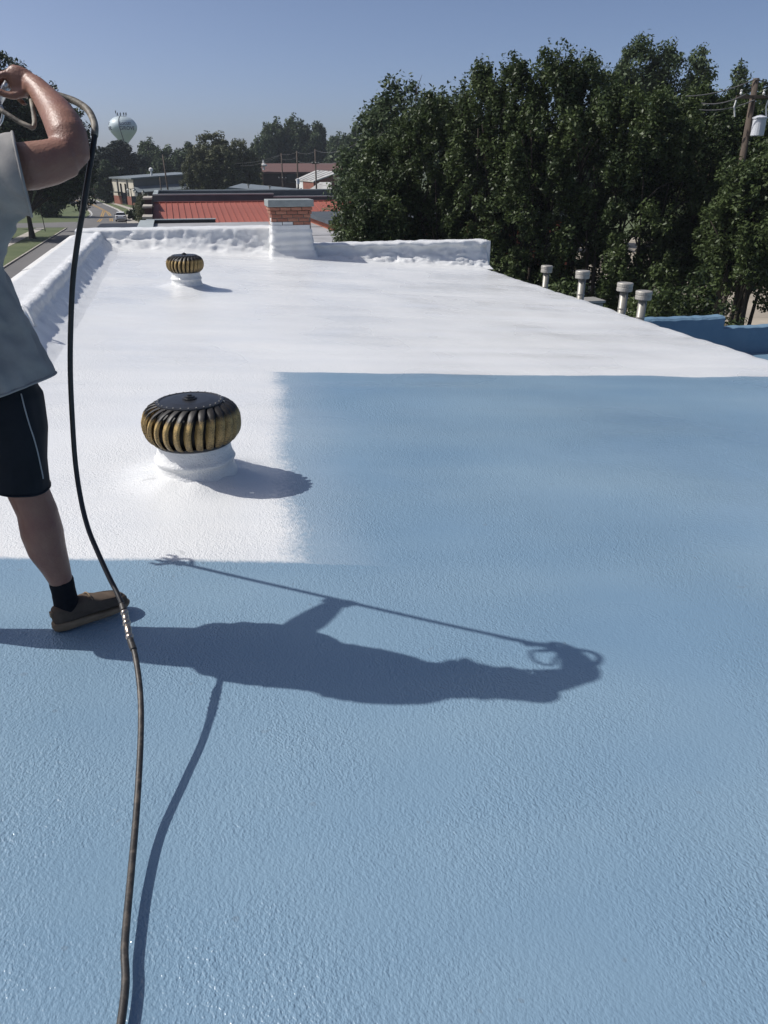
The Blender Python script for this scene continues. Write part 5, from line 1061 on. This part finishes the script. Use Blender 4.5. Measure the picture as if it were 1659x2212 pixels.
for px, py in [(45, 850), (47.6, 860), (52, 878), (57.5, 898), (64, 920), (71, 941), (76, 958), (81, 977), (87, 1005), (91.5, 1026), (92.5, 1034)]:
    hit = bv.ray_cast(Vector((0, 0, CAM_Z)), Vector(ray(px, py)).normalized())
    if hit[0]: pp.append(hit[0] + hit[1] * .001)
o = MB().tube(spline(pp, 3), .0022, 6).build('piping', M_PIPING, shorts, smooth=True); o.matrix_parent_inverse = shorts.matrix_world.inverted()
# socks and shoes
for pts, rr in (([A_(131, 1250, 2.279), A_(137, 1275, 2.283), A_(143, 1300, 2.285), A_(147, 1328, 2.286)], [.0405, .0400, .0405, .043]), ([(-1.456, 2.204, .21), (-1.465, 2.20, .12), (-1.468, 2.20, .09)], [.046, .040, .042])):
    k = MB().tube(spline(pts, 5), np.interp(np.linspace(0, 1, 5 * (len(pts) - 1) + 1), np.linspace(0, 1, len(rr)), rr), 22); o = blob('sock', k, M_SOCK, man, .006, 2, folds=lambda c: .0018 * fbm(c * 45, 2))
def shoe(hl, fdv, nm_par):
    z0 = zf(hl) + 0.004; lat = np.array([fdv[1], -fdv[0], 0.0]); fw = np.array([fdv[0], fdv[1], 0.0]); org = np.array([hl[0], hl[1], z0])
    W_ = lambda d, l, z: org + fw * d + lat * l + np.array([0, 0, z])
    # outsole
    D = [0, .012, .04, .09, .14, .19, .23, .258, .272, .278]; Wd = [.012, .026, .036, .037, .040, .047, .046, .035, .022, .008]; TH = [.030, .034, .035, .032, .028, .025, .024, .023, .022, .020]
    up_ = MB(); n = 18
    def ringrow(d, w, zb, zt, e=.5):
        out = []
        for k in range(n):
            a = 2 * math.pi * k / n; c, s = math.cos(a), math.sin(a)
            out.append(W_(d, w * math.copysign(abs(c) ** e, c), (zb + zt) / 2 + (zt - zb) / 2 * math.copysign(abs(s) ** e, s)))
        return out
    def lf(name, D, Wd, ZB, ZT, m, par, e):
        q = MB(); v = [p for d, w, zb, zt in zip(D, Wd, ZB, ZT) for p in ringrow(d, w, zb, zt, e)]; f = []
        for i in range(len(D) - 1):
            for k in range(n): f.append((i * n + k, i * n + (k + 1) % n, (i + 1) * n + (k + 1) % n, (i + 1) * n + k))
        f += [tuple(range(n - 1, -1, -1)), tuple((len(D) - 1) * n + k for k in range(n))]
        q.add(v, f); o = q.build(name, m, None); fix_normals(o); md = o.modifiers.new('ss', 'SUBSURF'); md.levels = 2; md.render_levels = 2; bake(o)
        o.data.polygons.foreach_set('use_smooth', [True] * len(o.data.polygons)); o.parent = par; o.matrix_parent_inverse = par.matrix_world.inverted(); return o
    ZB = [.006, .001, 0, 0, 0, .001, .004, .008, .012, .016]
    bpy.context.view_layer.update()
    u_ = lf('shoe', [.006, .016, .045, .075, .10, .13, .165, .20, .235, .258, .270], [.014, .026, .035, .037, .037, .038, .041, .043, .040, .028, .012], [.025] * 11, [.075, .092, .090, .084, .094, .098, .080, .070, .062, .052, .040], M_SHOE, nm_par, .62)
    bpy.context.view_layer.update()
    lf('sole', D, Wd, ZB, TH, M_SOLE, u_, .42)
    # raised moccasin seam and lace
    P = [W_(.150, -.030, .076), W_(.19, -.032, .068), W_(.228, -.027, .061), W_(.246, -.012, .058), W_(.249, 0, .058), W_(.246, .012, .058), W_(.228, .027, .061), W_(.19, .032, .068), W_(.150, .030, .076)]
    o = MB().tube(spline(P, 4), .0028, 6).build('moccasin_seam', M_SHOE, u_, smooth=True); o.matrix_parent_inverse = u_.matrix_world.inverted()
    o = MB().tube(spline([W_(.13, -.030, .085), W_(.135, -.01, .099), W_(.137, .012, .098), W_(.14, .032, .084)], 4), .0025, 6).build('lace', M_SOLE, u_, smooth=True); o.matrix_parent_inverse = u_.matrix_world.inverted()
    o = MB().box(W_(.008, 0, .066), (.012, .016, .02), math.atan2(fdv[1], fdv[0])).build('heel_tab', M_SOLE, u_); o.matrix_parent_inverse = u_.matrix_world.inverted()
bpy.context.view_layer.update()
shoe(HEEL, fd, man); shoe(HEEL2, fd2, man)

# ---------------------------------------------------------------- spray wand and hose
gun = empty('spray_wand', tuple(RH)); bpy.context.view_layer.update(); tag(gun, 'aluminium spray wand held in both raised hands', 'spray gun')
def gp(o): o.parent = gun; o.matrix_parent_inverse = gun.matrix_world.inverted(); return o
TIP = RH + (LH + np.array([0, .012, .012]) - RH) * 1.93
gp(MB().tube([RH - WD * .02, RH + (TIP - RH) * .5, TIP], .0105, 12).build('wand', M_ALU, None, smooth=True))
gp(MB().tube([RH - WD * .018, RH, RH + WD * .07], [.010, .0125, .0125], 14).build('gun_body', M_ALU, None, smooth=True))
gp(MB().tube(spline([RH + WD * .05, RH + WD * .06 - upv * .03, RH + WD * .09 - upv * .04, RH + WD * .12 - upv * .03, RH + WD * .13], 5), .004, 6).build('trigger_guard', M_ALU, None, smooth=True))
nz = gp(MB().tube([TIP - WD * .03, TIP + WD * .03], [.022, .016], 10).build('nozzle', M_STEEL, None)); bpy.context.view_layer.update()
for d_ in (side, upv, -side, -upv):
    o = MB().tube([TIP + d_ * .008, TIP + WD * .03 + d_ * .05, TIP + WD * .055 + d_ * .045], [.010, .010, .007], 6).build('tip_guard', M_STEEL, nz); o.matrix_parent_inverse = nz.matrix_world.inverted()
o = MB().tube(spline([TIP - WD * .05 + upv * .02, TIP - WD * .02 + side * .05, TIP + WD * .02 + side * .02], 5), .008, 6).build('swivel', M_STEEL, nz); o.matrix_parent_inverse = nz.matrix_world.inverted()
wh_ = [at_depth(60, 196, 2.18), at_depth(66, 210, 2.165), at_depth(70, 230, 2.13), at_depth(73, 250, 2.12), at_depth(74.5, 267, 2.10), at_depth(70.5, 276, 2.095), at_depth(62, 272.5, 2.09), at_depth(40, 262, 2.09), at_depth(18, 248, 2.09), at_depth(0, 236.5, 2.09), at_depth(-14, 222, 2.11), at_depth(-16, 204, 2.14)]
gp(MB().tube(spline(wh_, 6), .0062, 10).build('whip_strap', M_SHEATH, None, smooth=True))

hs = empty('spray_hose', (-.53, 1.07, 0.05)); bpy.context.view_layer.update(); tag(hs, 'long black spray hose with steel couplings rising from the roof to the raised hand', 'hose')
low_pts = [(-.30, -1.2, .030), (-.36, -.3, .036), (-.435, .45, .041), (-.490, .919, .046), (-.530, 1.073, .050), (-.566, 1.236, .054), (-.602, 1.41, .071), (-.641, 1.601, .120), (-.675, 1.737, .165), (-.716, 1.851, .209), (-.744, 1.904, .237), (-.784, 1.994, .276)]
hi = [((255, 1285), 2.348), ((235, 1245), 2.376), ((210, 1190), 2.419), ((190, 1140), 2.44), ((175, 1080), 2.445), ((163, 1000), 2.435), ((156, 900), 2.375), ((152, 800), 2.31), ((153, 700), 2.245), ((158, 600), 2.195), ((168, 520), 2.155), ((178, 460), 2.13), ((189, 390), 2.115), ((199, 330), 2.11), ((204.5, 290), 2.115), ((203, 264), 2.13), ((190, 238), 2.15), ((166, 221), 2.16), ((140, 211), 2.165), ((112, 203), 2.165), ((84, 197), 2.185), ((55, 192), 2.19), ((30, 189), 2.175)]
hp = [np.array(p) for p in low_pts] + [at_depth(*q, t) for q, t in hi]
full = spline(hp, 10); nlow = (len(low_pts) - 2) * 10; ncpl = (len(low_pts) - 1) * 10
def hpart(name, a, b_, r, m):
    o = MB().tube(full[a:b_ + 1], r, 14).build(name, m, None, smooth=True); o.parent = hs; o.matrix_parent_inverse = hs.matrix_world.inverted(); return o
hpart('hose_tail', 0, ncpl - 16, .0082, M_HOSED)
hpart('hose_body', ncpl + 4, len(full) - 81, .0077, M_HOSE); hpart('hose_sheath', len(full) - 82, len(full) - 1, .0098, M_SHEATH)
def seg(name, a, b_, prof, m):
    n = 9; P = [full[int(a)] * (1 - (a - int(a))) + full[int(a) + 1] * (a - int(a)) for a in np.linspace(a, b_, n)]; rr = np.interp(np.linspace(0, 1, n), np.linspace(0, 1, len(prof)), prof)
    o = MB().tube(P, rr, 14).build(name, m, None, smooth=True); o.parent = hs; o.matrix_parent_inverse = hs.matrix_world.inverted()
seg('ferrule', ncpl - 16.5, ncpl - 10.2, [.0098, .0098], M_HOSED); seg('coupling_nut', ncpl - 10.2, ncpl - 8.2, [.0085, .0118, .0118, .0085], M_STEEL); seg('swivel_joint', ncpl - 8.2, ncpl - 5.2, [.0085, .0102, .0106, .0085], M_STEEL)
seg('coupling_nut', ncpl - 5.2, ncpl - 3.6, [.0085, .0120, .0120, .0085], M_STEEL); seg('swivel_joint', ncpl - 3.6, ncpl - 1.6, [.0085, .0105, .0105, .0088], M_STEEL); seg('coupling_nut', ncpl - 1.6, ncpl + .2, [.0085, .0118, .0118, .009], M_STEEL); seg('ferrule', ncpl + .2, ncpl + 4.2, [.0102, .0098, .0086], M_HOSED)

# ---------------------------------------------------------------- summer haze over the town
hz = MB().box((0, 0, 18.5), (4900, 4900, 53)).build('haze'); hz['kind'] = 'stuff'
m = bpy.data.materials.new('haze'); m.use_nodes = True; N = m.node_tree.nodes; N.remove(N['Principled BSDF']); hv = N.new('ShaderNodeVolumePrincipled')
hv.inputs['Color'].default_value = (0.80, 0.88, 1.0, 1); hv.inputs['Density'].default_value = 0.00022
m.node_tree.links.new(hv.outputs[0], N['Material Output'].inputs['Volume']); hz.data.materials.append(m)
